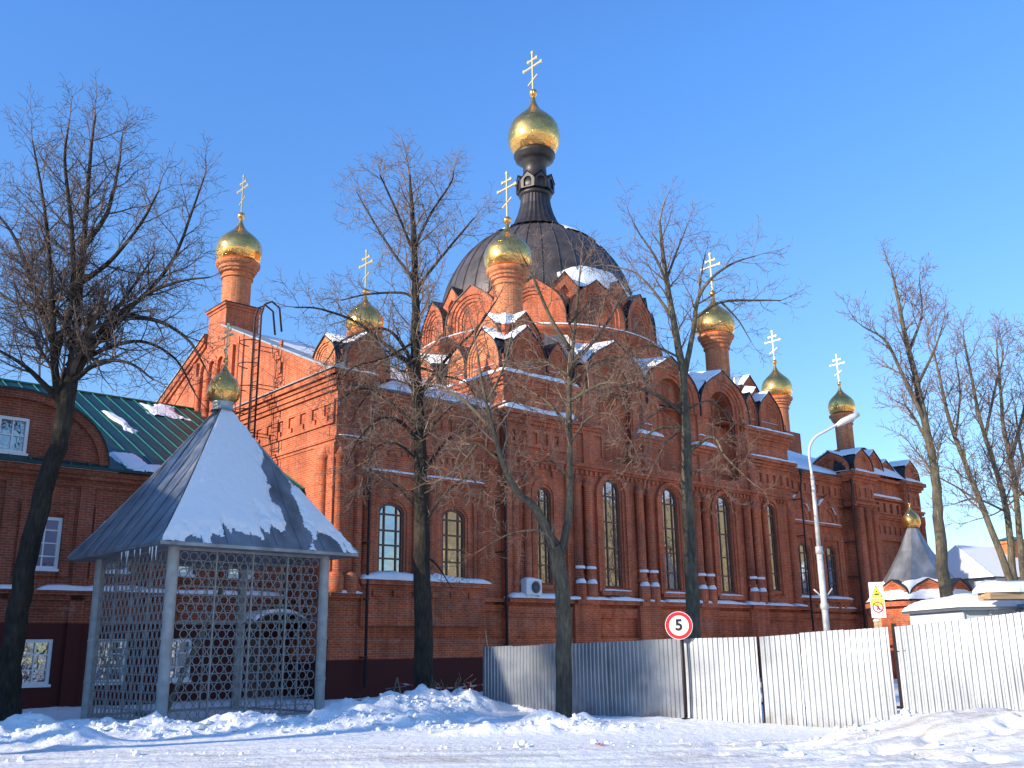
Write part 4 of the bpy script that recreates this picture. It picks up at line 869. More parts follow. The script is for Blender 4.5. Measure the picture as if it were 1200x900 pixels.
def roof_patch(u0,u1,t0,t1,seed,th=.62,skew=0,name='roof_snow'):
    n,m=60,60; AA,TT=np.meshgrid(np.linspace(u0,u1,n),np.linspace(t0,t1,m)); f=fbm(AA*1.6+seed,TT*9+seed,4)
    e=np.minimum(np.minimum(AA-u0,u1-AA)/(u1-u0),np.minimum(TT-t0,t1-TT)/(t1-t0))*2; mk=f+.6*e-th
    off=np.clip(mk*.5,-.02,.1); v=P0+TT*(vr-P0); z=ze+TT*(zr-ze)+off; V=np.stack([AA+skew*(TT-t0),v,z],2).reshape(-1,3); ii=np.arange(n*m).reshape(m,n)
    F=np.stack([ii[:-1,:-1].ravel(),ii[:-1,1:].ravel(),ii[1:,1:].ravel(),ii[1:,:-1].ravel()],1); keep=(mk.ravel()[F]>-.02).all(1); fast_mesh(name,V,F[keep],M['snow'],rf)
roof_patch(-5.2,-4.4,.45,.75,3,.62,-.5); roof_patch(-7.0,-5.6,.02,.22,11,.72); roof_patch(-3.2,-1.2,.78,.99,5,.62); roof_patch(-6.6,-2.0,.0,.07,8,.42)
for q_ in ((-9.0,-.5,3.61,0,.24,.13,3,.0),(W0,-9.4,3.61,0,.24,.1,8,.0),(-14,-6.9,7.47,0,.26,.1,5)): sb=MB(); snow_strip(sb,Wp,*q_); sb.build('ledge_snow',M['snow'],wing)
# porch canopy with door in the corner of wing and church
mb=MB(); pc=-1.2; mb.band(Wp,pc-.62,pc+.62,-.3,2.1,0,.04); dr=mb.build('door',M['frame'],wing)
mb=MB(); mb.band(Wp,pc+.45,pc+.5,.9,1.1,.04,.1); mb.build('handle',M['gold_bar'],dr)
mb=MB(); o=[(pc+1.15*math.cos(t_),2.35+.62*math.sin(t_)) for t_ in np.linspace(0,PI,15)]
for i in range(14): a_,b_=o[i],o[i+1]; mb.face([Wp.P(*a_,1.3),Wp.P(*b_,1.3),Wp.P(*b_,0),Wp.P(*a_,0)]); 
mb.plate(Wp,o,[[(pc+(x-pc)*.9,2.37+(z-2.35)*.88) for x,z in o]],1.2,1.32); cn=mb.build('porch_canopy',M['dark_metal'],wing)
mb=MB()
for i in range(2,12): a_,b_=o[i],o[i+1]; mb.face([Wp.P(a_[0],a_[1]+.02,1.3),Wp.P(b_[0],b_[1]+.02,1.3),Wp.P(b_[0],b_[1]+.14,1.25),Wp.P(a_[0],a_[1]+.14,1.25)]); mb.face([Wp.P(a_[0],a_[1]+.14,1.25),Wp.P(b_[0],b_[1]+.14,1.25),Wp.P(b_[0],b_[1]+.14,0),Wp.P(a_[0],a_[1]+.14,0)])
mb.build('snow_cover',M['snow'],cn)
#==PART3==
# ================================================================ trees
def cr(pts,sub=5):
    P=[Vector(p) for p in pts]; P=[P[0]*2-P[1]]+P+[P[-1]*2-P[-2]]; out=[]
    for i in range(1,len(P)-2):
        for k in range(sub):
            t=k/sub; a,b,c,d=P[i-1],P[i],P[i+1],P[i+2]
            out.append(.5*((2*b)+(-a+c)*t+(2*a-5*b+4*c-d)*t*t+(-a+3*b-3*c+d)*t**3))
    out.append(P[-2]); return out
class Tree:
    def __init__(s,seed,trop=.10,dense=1.,minr=.0055,Ls=(1.0,.52,.50,.5)):
        s.rs=random.Random(seed); s.seg=[]; s.tr=MB(); s.trop=trop; s.dense=dense; s.minr=minr
    def grow(s,p,d,L,r,lvl):
        rs=s.rs; st=(.28,.20,.13,.10)[min(lvl,3)]; n=max(2,int(L/st)); st=L/n; ph=rs.random()*6.3
        px,py,pz=p; dx,dy,dz=d; wig=(.16,.22,.28,.32)[min(lvl,3)]
        sp=(.30,.165,.105,9)[min(lvl,3)]/s.dense; acc=rs.random()*sp
        for i in range(n):
            t=(i+1)/n; dx+=rs.gauss(0,wig)*.6; dy+=rs.gauss(0,wig)*.6; dz+=rs.gauss(0,wig)*.6+s.trop*(1 if lvl<3 else .3)
            m=math.sqrt(dx*dx+dy*dy+dz*dz); dx/=m;dy/=m;dz/=m
            qx,qy,qz=px+dx*st,py+dy*st,pz+dz*st; r1=max(s.minr,r*(1-.72*t)); r0=max(s.minr,r*(1-.72*(i/n)))
            s.seg.append((px,py,pz,qx,qy,qz,r0,r1)); px,py,pz=qx,qy,qz; acc+=st
            while acc>sp and lvl<3 and t>.12:
                acc-=sp; ph+=2.4+rs.uniform(-.5,.5); an=rs.uniform(.55,1.05)
                # perpendicular frame
                ax,ay,az=(-dy,dx,0) if abs(dz)<.95 else (1,0,0); m=math.sqrt(ax*ax+ay*ay)+1e-9; ax/=m;ay/=m
                bx,by,bz=dy*az-dz*ay,dz*ax-dx*az,dx*ay-dy*ax
                c,sn=math.cos(ph),math.sin(ph); sa,ca=math.sin(an),math.cos(an)
                e=(dx*ca+(ax*c+bx*sn)*sa,dy*ca+(ay*c+by*sn)*sa,dz*ca+(az*c+bz*sn)*sa)
                Lc=L*(.62,.60,.58)[lvl]*(1-.45*t)*rs.uniform(.6,1.2); Lc=max(Lc,(.7,.35,.2)[lvl])
                s.grow((px,py,pz),e,Lc,max(s.minr,r1*.55),lvl+1)
    def stem(s,pts,r0,r1,f0=0,sp=.45,L0=2.5,L1=1.2,lvl=1,up=.35,tw=1.,droop=0):
        P=cr(pts); n=len(P); rad=[r0+(r1-r0)*(i/(n-1))**.85 for i in range(n)]
        rs=s.rs; P=[p+Vector((rs.gauss(0,1),rs.gauss(0,1),0))*rad[i]*.07 for i,p in enumerate(P)]
        s.tr.tube(P,rad,10 if r0>.15 else 6); ph=rs.random()*6
        acc=0; tot=sum((P[i+1]-P[i]).length for i in range(n-1)); g=0
        for i in range(n-1):
            l=(P[i+1]-P[i]).length; g+=l; acc+=l
            if g/tot<f0: acc=0; continue
            while acc>sp/s.dense:
                acc-=sp/s.dense; ph+=2.4+rs.uniform(-.6,.6); t=(g/tot-f0)/(1-f0+1e-6); d=(P[i+1]-P[i]).normalized()
                x=d.cross(Vector((0,0,1))); x=x.normalized() if x.length>.2 else Vector((1,0,0)); y=d.cross(x); an=rs.uniform(.7,1.2)
                e=d*math.cos(an)+(x*math.cos(ph)+y*math.sin(ph))*math.sin(an); e.z+=up-droop*(1-t)
                s.grow(P[i+1],tuple(e.normalized()),(L0+(L1-L0)*t)*rs.uniform(.6,1.15),max(s.minr*1.6,min(rad[i]*.5,.02+.012*(L0+(L1-L0)*t))),lvl)
        # leader
        s.grow(P[-1],tuple((P[-1]-P[-2]).normalized()),L1*1.1,r1,max(lvl,1))
    def build(s,name,label,loc,bark,twig,group=None,cat='tree'):
        root=thing(name,label,cat,(0,0,0),0,group); t=s.tr.build('trunk',bark,None)
        # segments -> three-sided prisms
        A=np.array(s.seg); p0=A[:,:3];p1=A[:,3:6];r0=A[:,6:7];r1=A[:,7:8]; d=p1-p0; d/=np.linalg.norm(d,axis=1,keepdims=True)+1e-9
        ref=np.where(np.abs(d[:,2:3])<.9,np.array([[0,0,1.]]),np.array([[1.,0,0]])); x=np.cross(d,ref); x/=np.linalg.norm(x,axis=1,keepdims=True); y=np.cross(d,x)
        vs=[]; 
        for k in range(3):
            a=2*PI*k/3; o=x*math.cos(a)+y*math.sin(a); vs+= [p0+o*r0,p1+o*r1]
        V=np.stack(vs,1); n=len(A); b=np.arange(n)[:,None]*6; F=np.concatenate([b+np.array([[0,2,3,1]]),b+np.array([[2,4,5,3]]),b+np.array([[4,0,1,5]])],0)
        c=fast_mesh('crown',V.reshape(-1,3),F,twig,None,True)
        root.location=loc
        for o in (t,c): o.parent=root; o.data.transform(Matrix.Translation(-Vector(loc)))
        return root
def PX(l,Y,dy=0):   # pixel outline -> points round depth Y, curving by dy in depth
    n=len(l); return [tuple(at(x,y,Y+dy*(i/(n-1)))) for i,(x,y) in enumerate(l)]
nT=[]
# left big lime
t=Tree(11,.05,1.05); Y=26.
t.stem(PX([(10,850),(14,760),(33,650),(55,565),(73,500),(82,440)],Y),.30,.21,.93,.5,1.6,2.4)
for l,dy,r0,L0,L1 in (([(82,440),(90,380),(97,300),(103,220),(108,165),(112,135)],.5,.13,2.5,1.0),([(74,500),(64,430),(62,370),(58,300),(50,230),(38,165)],-1.,.13,2.5,1.1),
    ([(84,445),(110,405),(140,370),(175,340),(205,300),(226,245),(240,205)],.8,.12,2.1,.9),([(98,290),(125,250),(138,200),(143,160)],1.5,.09,1.8,.9),([(62,400),(40,340),(18,280),(-12,240)],1.,.11,2.1,1.),
    ([(70,470),(30,430),(-20,400)],-1.5,.10,1.9,1.1),([(142,368),(190,378),(222,400),(240,430)],-.8,.08,1.4,.8),([(82,450),(115,425),(150,425),(180,445)],-2.2,.09,1.6,1.),([(97,330),(130,305),(165,262),(185,225)],-1.6,.09,1.8,.9),
    ([(64,420),(85,350),(84,270),(76,190),(80,150)],-2.2,.12,2.0,1.),([(84,430),(120,410),(165,400),(205,420),(228,460)],1.4,.08,1.5,.8),([(120,400),(165,350),(210,330),(245,325)],-1.,.07,1.3,.8),([(88,400),(60,360),(20,355),(-20,330)],2.2,.10,1.9,1.),([(84,430),(120,385),(160,330),(180,300)],2.6,.10,1.9,1.)):
    t.stem(PX(l,Y,dy),r0,.022,.12,.34,L0,L1,droop=.25)
b1=at(10,850,Y); T1=t.build('lime_tree','big spreading dark bare tree at left, its crown overlapping the brick wing',(b1[0],b1[1],-.1),M['bark_dark'],M['twig_dark'],'bare trees around the church')
# tree in front of the narthex
t=Tree(5,.06,1.2); Y=28.3
t.stem(PX([(497,845),(495,700),(494,600),(491,500),(487,420),(487,350),(485,280),(482,235),(480,205)],Y),.30,.035,.44,.34,2.0,1.1)
for l,dy,r0,L0,L1 in (([(491,478),(480,430),(473,420),(447,400),(417,377),(375,362),(345,360)],-1.,.10,1.2,.8),([(487,350),(470,343),(430,345),(400,352)],1.2,.06,1.2,.7),([(491,470),(500,450),(530,413),(560,383),(583,350)],1.0,.08,1.4,.8),
    ([(492,520),(470,495),(445,490),(420,515),(405,545)],-1.8,.07,1.1,.7),([(493,560),(520,520),(550,500),(572,478)],1.5,.06,1.1,.7),([(487,330),(460,295),(432,250),(418,225)],.8,.06,1.3,.9),([(487,340),(510,310),(545,268),(556,255)],-.8,.06,1.3,.8),
    ([(486,300),(468,255),(450,215),(445,205)],-1.5,.05,1.2,.8),([(486,290),(505,250),(528,215),(532,200)],1.3,.05,1.2,.8),([(491,440),(465,395),(440,385),(400,400),(385,420)],1.6,.07,1.2,.8),([(490,500),(455,470),(425,455),(395,470)],.8,.07,1.2,.8)):
    t.stem(PX(l,Y,dy),r0,.018,.2,.30,L0,L1,droop=.3)
for l,dy in (([(490,540),(465,520),(440,525),(425,560)],-1.4),([(492,600),(470,575),(448,560),(430,580)],1.),([(493,620),(520,580),(548,560),(566,575)],-1.),([(491,520),(515,490),(540,470),(560,480)],-1.6),([(488,455),(455,445),(425,470),(410,500)],1.8),([(492,650),(510,660),(530,690)],.6),([(490,430),(520,440),(548,450),(560,475)],1.4),([(487,400),(450,420),(415,430),(390,455)],-2.)):
    t.stem(PX(l,Y,dy),.045,.012,.15,.24,1.2,.7,droop=.5)
t.build('lime_tree','bare tree with single straight trunk standing before the two narthex windows',(at(497,845,Y)[0],Y,0),M['bark_dark'],M['twig'],'bare trees around the church')
# forked tree
t=Tree(8,.06,1.05); Y=24.7
t.stem(PX([(660,845),(661,760),(660,700),(655,665),(650,640)],Y),.21,.185,.99,.5,.8,.5)
t.stem(PX([(654,655),(664,620),(668,560),(667,460),(672,400),(677,350),(680,315)],Y,.3),.125,.02,.35,.38,1.6,.9)
t.stem(PX([(652,650),(630,600),(605,575),(590,545),(577,500),(566,455),(560,415)],Y,-1.),.135,.022,.35,.40,1.5,.9)
for l,dy,r0,L0,L1 in (([(668,410),(645,372),(625,325),(612,300)],-1.,.07,1.2,.8),([(668,430),(700,395),(722,360),(735,335)],1.2,.06,1.3,.8),([(578,505),(545,470),(520,455),(500,450)],.8,.06,1.2,.8),([(668,470),(705,450),(735,450)],-1.2,.055,1.2,.7),
    ([(572,470),(590,430),(600,390)],.8,.05,1.1,.7),([(668,500),(640,470),(615,455)],1.4,.05,1.1,.7),([(560,520),(540,545),(520,560)],1.,.04,1.,.6),([(640,620),(600,625),(570,640)],.6,.03,.8,.5)):
    t.stem(PX(l,Y,dy),r0,.016,.2,.34,L0,L1,droop=.3)
for l,dy in (([(667,440),(640,425),(610,430),(590,455)],1.),([(668,520),(690,490),(715,485),(730,505)],-.8),([(585,540),(560,520),(540,530),(530,560)],-.6),([(667,380),(695,350),(715,345)],.8),([(668,560),(645,540),(625,545),(610,570)],.9),([(668,450),(700,425),(735,420),(750,440)],1.6),([(572,480),(600,470),(625,480)],-.9)):
    t.stem(PX(l,Y,dy),.038,.011,.15,.26,1.1,.6,droop=.45)
t.build('lime_tree','bare tree forking low into one upright stem and one leaning left, by the fence',(at(660,845,Y)[0],Y,0),M['bark'],M['twig'],'bare trees around the church')
# tree behind the speed sign
t=Tree(21,.06,1.05); Y=27.
t.stem(PX([(814,850),(812,760),(811,700),(806,600),(804,520),(800,440),(790,380),(780,320),(775,280),(773,258)],Y),.25,.03,.62,.40,1.5,1.0)
for l,dy,r0,L0,L1 in (([(801,445),(812,390),(818,350),(835,325),(860,308),(885,300)],-.8,.09,1.2,.8),([(816,372),(845,354),(890,352),(915,352)],.6,.06,.9,.7),([(800,485),(770,463),(735,452),(700,458)],-1.5,.07,1.3,.8),([(790,375),(765,340),(745,320),(720,312)],1.2,.055,1.1,.8),
    ([(806,530),(835,512),(850,535),(875,560)],-1.2,.06,1.1,.7),([(785,345),(770,305),(750,275),(742,260)],-.8,.05,1.1,.8),([(780,330),(795,290),(805,265)],.8,.045,1.,.8),([(804,500),(765,505),(740,540)],1.2,.05,1.1,.7),([(818,352),(822,320),(826,300)],1.,.04,.9,.6)):
    t.stem(PX(l,Y,dy),r0,.016,.2,.36,L0,L1,droop=.3)
for l,dy in (([(802,470),(775,480),(750,500),(735,530)],-1.),([(803,500),(780,520),(765,550)],.8),([(800,440),(770,430),(745,440),(720,470)],1.4),([(805,480),(830,470),(850,485),(865,520)],1.),([(798,420),(765,405),(740,410),(705,430)],-1.5),([(845,354),(865,375),(880,400)],.5),([(806,560),(825,550),(845,570)],-.7)):
    t.stem(PX(l,Y,dy),.038,.011,.15,.26,1.1,.6,droop=.4)
t.build('lime_tree','tall pale barked bare tree rising behind the round speed limit sign',(at(814,850,Y)[0],Y,0),M['bark'],M['twig'],'bare trees around the church')
# trees to the right
def rtree(seed,Y,main,limbs,name,label,r=.25,dense=.95,bark='bark',f0=.35,L0=1.9,L1=1.2,sp=.42,twig='twig'):
    t=Tree(seed,.10,dense,.008); t.stem(PX(main,Y),r,.035,f0,sp,L0,L1,up=.5)
    for l,dy,r0 in limbs: t.stem(PX(l,Y,dy),r0,.02,.15,.36,1.7,1.0,up=.45)
    t.build(name,label,(at(*main[0],Y)[0],Y,0),M[bark],M[twig],'bare trees around the church')
rtree(31,34.,[(1118,745),(1108,690),(1101,620),(1096,560),(1085,500),(1072,440),(1060,390),(1050,340),(1046,322)],[([(1084,495),(1058,440),(1038,400),(1010,382)],-1.,.10),([(1066,410),(1080,370),(1078,335)],1.,.06),([(1088,520),(1065,480),(1050,470)],1.5,.06),([(1076,450),(1095,410),(1105,380)],-1.5,.06)],'lime_tree','bare tree with a thick lower trunk just right of the small tented chapel')
rtree(32,37.,[(1192,745),(1183,680),(1163,625),(1140,565),(1115,500),(1103,450),(1095,415)],[([(1120,510),(1125,460),(1120,420)],1.,.06),([(1150,590),(1120,570),(1090,555)],1.5,.05)],'lime_tree','bare tree whose trunk slants strongly to the left, near the right edge',.17)
rtree(33,38.5,[(1198,745),(1187,667),(1180,600),(1165,545),(1148,490),(1138,440),(1130,400)],[([(1155,510),(1165,460),(1175,420),(1172,400)],1.,.07),([(1180,600),(1145,585),(1120,590)],-1.5,.05)],'lime_tree','slender bare tree between slanting trunk and darker ones at right edge',.17)
rtree(34,40.,[(1206,745),(1196,640),(1188,560),(1176,500),(1172,450),(1168,410)],[([(1185,540),(1200,480),(1210,430),(1205,400)],.8,.08)],'lime_tree','upright bare tree nearest the right edge of the view with twin upper stems',.16)
rtree(35,44.,[(1230,745),(1218,620),(1205,560),(1195,520),(1190,480)],[([(1215,600),(1185,560),(1165,545)],.8,.07),([(1208,570),(1170,600),(1140,610)],.8,.05)],'lime_tree','dark bare tree at the far right edge reaching low limbs leftwards',.17,bark='bark_dark',twig='twig_dark')
def copy_tree(o,loc,rz,label,sc=1.):
    c=o.copy(); COL.objects.link(c); c.location=loc; c.rotation_euler=(0,0,rz); c.scale=(sc,)*3; c['label']=label
    for ch in o.children: d=ch.copy(); COL.objects.link(d); d.parent=c
    return c
for i,(x,y,rz,sc,lb) in enumerate(((-18.5,12.2,.5,.82,'bare tree left of the view, the one nearest the road'),(-23.5,10.5,3.9,.9,'bare tree left of the view, closest to the camera'),(-26.,17.,5.2,.95,'bare tree left of the view, furthest from the church'))):
    copy_tree(T1,(x,y,0),rz,lb,sc)
# ================================================================ well kiosk
ka=R(45.5); KF=np.array([-8.3,23.95]); KU=np.array([math.sin(ka),math.cos(ka)]); KV=np.array([-math.cos(ka),math.sin(ka)]); KS=4.35
kc=KF+(KU+KV)*KS/2
kiosk=thing('well_canopy','square canopy with grey ring lattice walls and steep snowy zinc tent roof','canopy',(kc[0],kc[1],0),math.atan2(KU[1],KU[0]))
h=KS/2
sides=[Pl((0,-h),(1,0),(0,-1)),Pl((-h,0),(0,1),(-1,0)),Pl((0,h),(1,0),(0,1)),Pl((h,0),(0,1),(1,0))]
for cx,cy in ((-h,-h),(h,-h),(-h,h),(h,h)):
    mb=MB(); r=.135; mb.revolve([(r,-.5),(r,4.25)],(cx,cy,0),20)
    for z in (.9,1.95,2.55,3.25): mb.revolve([(r,z),(r*1.08,z+.015),(r*1.08,z+.07),(r,z+.085)],(cx,cy,0),20)
    mb.build('column',M['column'],kiosk)
def ring_lattice(pl,w,z0,z1,name):
    P=[];Q=.250; Rr=.106; t=.0145; ns=12
    zrow=Q*.83; rows=int((z1-z0)/zrow); colsn=int(w/Q)
    V=[];F=[]; base=0
    def torus(cx,cz):
        nonlocal base
        for i in range(ns):
            a=2*PI*i/ns
            for (dr,dd) in ((t,0),(0,t),(-t,0),(0,-t)): V.append(pl.P(cx+(Rr+dr)*math.cos(a),cz+(Rr+dr)*math.sin(a),dd))
        for i in range(ns):
            for k in range(4): a=base+i*4+k; b=base+i*4+(k+1)%4; c=base+((i+1)%ns)*4+(k+1)%4; d=base+((i+1)%ns)*4+k; F.append((a,d,c,b))
        base+=ns*4
    def link(x0,z0_,x1,z1_):
        nonlocal base
        L=math.hypot(x1-x0,z1_-z0_); nx_,nz_=-(z1_-z0_)/L*t*.8,(x1-x0)/L*t*.8
        for (x,z) in ((x0,z0_),(x1,z1_)):
            V.extend([pl.P(x+nx_,z+nz_,0),pl.P(x,z,t*.8),pl.P(x-nx_,z-nz_,0),pl.P(x,z,-t*.8)])
        for k in range(4): F.append((base+k,base+4+k,base+4+(k+1)%4,base+(k+1)%4))
        base+=8
    for j in range(rows):
        z=z0+zrow*(j+.5); off=Q/2*(j%2)
        for i in range(colsn):
            x=-w/2+Q*(i+.5)+off
            if x>w/2-Rr: continue
            torus(x,z)
            if x+Q<w/2-Rr+.02: link(x+Rr,z,x+Q-Rr,z)
            for sg in (-1,1):
                x2=x+sg*Q/2; 
                if j<rows-1 and abs(x2)<w/2-Rr+.01: c,s_=sg*.515,.857; link(x+Rr*c,z+Rr*s_,x2-Rr*c,z+zrow-Rr*s_)
    return fast_mesh(name,np.array(V),np.array(F),M['grille'],kiosk,True)
for i,p in enumerate(sides):
    mb=MB(); w=KS/2-.13
    l=ring_lattice(p,KS-.34,.12,4.08,'lattice_panel') if i<2 else kiosk
    for z in (.1,4.12): mb.band(p,-w,w,z-.03,z+.03,-.025,.025)
    for s_ in (-w,-w/2,0,w/2,w): mb.band(p,s_-.02,s_+.02,.1,4.1,-.02,.022)
    if i>=2: mb.band(p,-w,w,2.45,2.53,-.03,.03)
    mb.build('panel_frame',M['grille'],l)
# roof
ke=h*1.3; z_e=4.22; z_a=8.5; corners=[(-ke,-ke),(ke,-ke),(ke,ke),(-ke,ke)]
def kp(ci,x,t,off=0):  # point on facet ci: x in -1..1 along eave, t up
    a=np.array(corners[ci]); b=np.array(corners[(ci+1)%4]); m_=(a+b)/2; hw=(1-t)*(1-.04*math.sin(PI*t)); e=m_*hw+(b-a)/2*x*hw
    n2=m_/np.linalg.norm(m_); sl=math.atan2(z_a-z_e,ke); return (e[0]+n2[0]*off*math.sin(sl),e[1]+n2[1]*off*math.sin(sl),z_e+(z_a-z_e)*t+off*math.cos(sl))
mb=MB(); NT=8
for ci in range(4):
    for k in range(NT): t0,t1=k/NT*.965,(k+1)/NT*.965; mb.face([kp(ci,-1,t0),kp(ci,1,t0),kp(ci,1,t1),kp(ci,-1,t1)])
    a=kp(ci,-1,0);b=kp(ci,1,0); mb.face([(a[0],a[1],a[2]-.08),(b[0],b[1],b[2]-.08),b,a])
q=[kp(ci,-1,0) for ci in range(4)]; mb.face([(a[0]*.995,a[1]*.995,a[2]-.07) for a in q])
krf=mb.build('roof',M['zinc'],kiosk)
mb=MB()
for ci in range(4):
    for s_ in np.arange(-.875,.9,.25):
        tm=1-abs(s_); pts=[kp(ci,s_/((1-t)*1.0),t,.015) for t in np.linspace(0,tm*.97,4)]; mb.tube(pts,.016,4,sm=False)
    mb.tube([kp(ci,1,t,.01) for t in np.linspace(0,.96,6)],.03,5,sm=False)
mb.build('roof_seam',M['zinc'],krf)
def kiosk_snow(ci,f,seed):
    n,m=150,110; V=[];K=[]
    X_,T_=np.meshgrid(np.linspace(-1,1,n),np.linspace(.0,.97,m)); fn=fbm(X_*(1-T_)*7+seed,T_*9+seed,5,.6)-.5; mk=f(X_*(1-T_),T_,X_)+fn*.35; off=np.clip(mk*.9,-.02,.085)+.02*(fbm(X_*9,T_*20,3)-.5)*(mk>0)
    for j in range(m):
        for i in range(n): V.append(kp(ci,X_[j,i],T_[j,i],off[j,i]))
    ii=np.arange(n*m).reshape(m,n); F=np.stack([ii[:-1,:-1].ravel(),ii[:-1,1:].ravel(),ii[1:,1:].ravel(),ii[1:,:-1].ravel()],1); keep=(mk.ravel()[F]>-.015).all(1)
    fast_mesh('roof_snow',np.array(V),F[keep],M['snow'],krf)
def fr(x,t,xn):
    d1=np.minimum(.24-x+.04*t,t-.085+.10*(x<-.4)-0.05*(x>0)); d1=np.where(x<.3,d1,-1); d2=np.minimum(np.minimum(x-.5,.80-t+0*x),t-.035); return np.maximum(np.minimum(d1,.3),np.minimum(d2,.3))
kiosk_snow(0,fr,2.); kiosk_snow(1,lambda x,t,xn: np.minimum(np.minimum(t-.05,.5),.3),5.) if False else None
kiosk_snow(2,lambda x,t,xn: np.minimum(t-.1,.3),7.)
mb=MB(); mb.revolve([(.34,0),(.30,.05),(.28,.2),(.33,.24),(.3,.27)],(0,0,z_a-.2),20); nk=mb.build('finial_base',M['coping'],kiosk)
kd=onion(kiosk,(0,0,z_a+.05),.46,1.2); cross(kd,(0,0,z_a+1.36),1.05,.035,(math.cos(PI/2),math.sin(PI/2)))
rs=random.Random(4)
M['ice']=m_plain('ice',(.6,.68,.75),.1,var=.05)
for k in range(9):
    mb=MB()
    x=rs.uniform(.2,1.0); L=rs.uniform(.12,.4); p=kp(3,x,0); mb.revolve([(.018,0),(.012,-L*.5),(.001,-L)],(p[0],p[1],p[2]-.12),6)
    mb.build('icicle',M['ice'],kiosk)
pk=thing('leaning_beam','old grey beam leaning diagonally inside the ring lattice canopy','beam',(kc[0],kc[1],0),kiosk.rotation_euler.z)
mb=MB(); mb.tube([(-.9,.3,.1),(.9,.9,3.6)],.07,6,sm=False); mb.build('timber',M['old_wood'],pk); 
mb=MB(); mb.tube([(-.9,.3,.05),(-1.2,1.4,.12)],.06,6,sm=False); mb.build('foot_brace',M['old_wood'],pk)
# ================================================================ corrugated fence
FP=[(-.9,28.1,-.35,1.70),(3.85,23.2,-.25,1.83),(5.3,22.0,-.25,1.84),(7.5,20.0,-.2,1.98),(8.55,19.05,-.2,2.09),(9.45,18.25,-.2,2.21),(13.,15.,-.2,2.4)]
fence=thing('metal_fence','long fence of corrugated galvanised sheets running from church towards the right','fence',(0,0,0))
def fence_seg(a,b,za,zb,ta,tb,dn=0,seed=0,trim=.03,tend=-.02):
    a=np.array(a);b=np.array(b); L=np.linalg.norm(b-a); d=(b-a)/L; n=np.array([-d[1],d[0]]); n=-n if n@a>0 else n
    x=trim; xs=[];ys=[]; p=.125
    while x<L-tend:
        for q,dd in ((0,0),(.28,0),(.42,1),(.86,1)):
            if x+q*p<L-tend: xs.append(x+q*p); ys.append(dd*.024)
        x+=p
    xs=np.array(xs);ys=np.array(ys)+dn; nv=22; zt=np.linspace(0,1,nv)
    wv=.05*(fbm(xs*.8+seed,xs*0,2)-.5)
    V=[]
    for k in range(nv):
        t=zt[k]; z=(za+(zb-za)*xs/L)*(1-t)+(ta+(tb-ta)*xs/L)*t; w_=ys+wv+.05*(fbm(xs*.5+seed,xs*0+t*1.6,2)-.5)
        V.append(np.stack([a[0]+d[0]*xs+n[0]*w_,a[1]+d[1]*xs+n[1]*w_,z],1))
    V=np.concatenate(V); m=len(xs); ii=np.arange(nv*m).reshape(nv,m); F=np.stack([ii[:-1,:-1].ravel(),ii[:-1,1:].ravel(),ii[1:,1:].ravel(),ii[1:,:-1].ravel()],1)
    return fast_mesh('panel',V,F,M['galv'],fence,False)
for i in range(len(FP)-1):
    A0,B0=FP[i],FP[i+1]; L=math.hypot(B0[0]-A0[0],B0[1]-A0[1]); k=max(1,round(L/1.15))
    for j in range(k):
        t0,t1=j/k,(j+1)/k; pa=(A0[0]+(B0[0]-A0[0])*t0,A0[1]+(B0[1]-A0[1])*t0); pb=(A0[0]+(B0[0]-A0[0])*t1,A0[1]+(B0[1]-A0[1])*t1)
        za=A0[2]+(B0[2]-A0[2])*t0; zb=A0[2]+(B0[2]-A0[2])*t1; ta=A0[3]+(B0[3]-A0[3])*t0; tb=A0[3]+(B0[3]-A0[3])*t1; rr=random.Random(i*7+j); e=rr.uniform(-.012,.012)
        fence_seg(pa,pb,za,zb,ta+e,tb+e,.004*(j%2),i*10+j,.035 if (j==0 and i in (1,2,3)) else -.02,.03 if (j==k-1 and i in (0,1,2)) else -.02)
    mb=MB(); d=np.array([B0[0]-A0[0],B0[1]-A0[1]])/L; n=np.array([-d[1],d[0]]); n=-n if n@np.array(A0[:2])<0 else n
    x,y=A0[0]+n[0]*.07,A0[1]+n[1]*.07; mb.box((x-.035,y-.035,-.5),(x+.035,y+.035,A0[3]+(.06 if i==3 else -.02))); mb.build('post',M['pipe'],fence)
    mb=MB()
    for z in (.35,1.5): mb.tube([(A0[0]+n[0]*.045,A0[1]+n[1]*.045,z),(B0[0]+n[0]*.045,B0[1]+n[1]*.045,z+.1)],.025,4,sm=False)
    mb.build('rail',M['pipe'],fence)
# signs
def text_mesh(txt,size,mat_,parent,loc,rot,ext=.002,name='lettering',off=.0,align='CENTER'):
    cu=bpy.data.curves.new(name,'FONT'); cu.body=txt; cu.size=size; cu.extrude=ext; cu.offset=off; cu.align_x=align; cu.align_y='CENTER'
    tmp=bpy.data.objects.new('tmp',cu); COL.objects.link(tmp); dg=bpy.context.evaluated_depsgraph_get(); me=bpy.data.meshes.new_from_object(tmp.evaluated_get(dg)); bpy.data.objects.remove(tmp); bpy.data.curves.remove(cu)
    me.name=name; me.materials.clear(); me.materials.append(mat_); o=bpy.data.objects.new(name,me); COL.objects.link(o); o.parent=parent; o.location=loc; o.rotation_euler=rot; return o
def disc(r,n=40,c=(0,0)): return [(c[0]+r*math.cos(2*PI*i/n),c[1]+r*math.sin(2*PI*i/n)) for i in range(n)]
sp_=at(794,733,22.95); sg=thing('speed_limit_sign','round white sign with red rim reading 5 on a dark post before the fence','road sign',(sp_[0]+.03,sp_[1],0),R(-14))
zc=sp_[2]; pl=Pl((0,0),(1,0),(0,-1))
mb=MB(); mb.tube([(0.03,.05,zc+.2),(.03,.05,.05)],.03,8); mb.build('post',M['pipe'],sg)
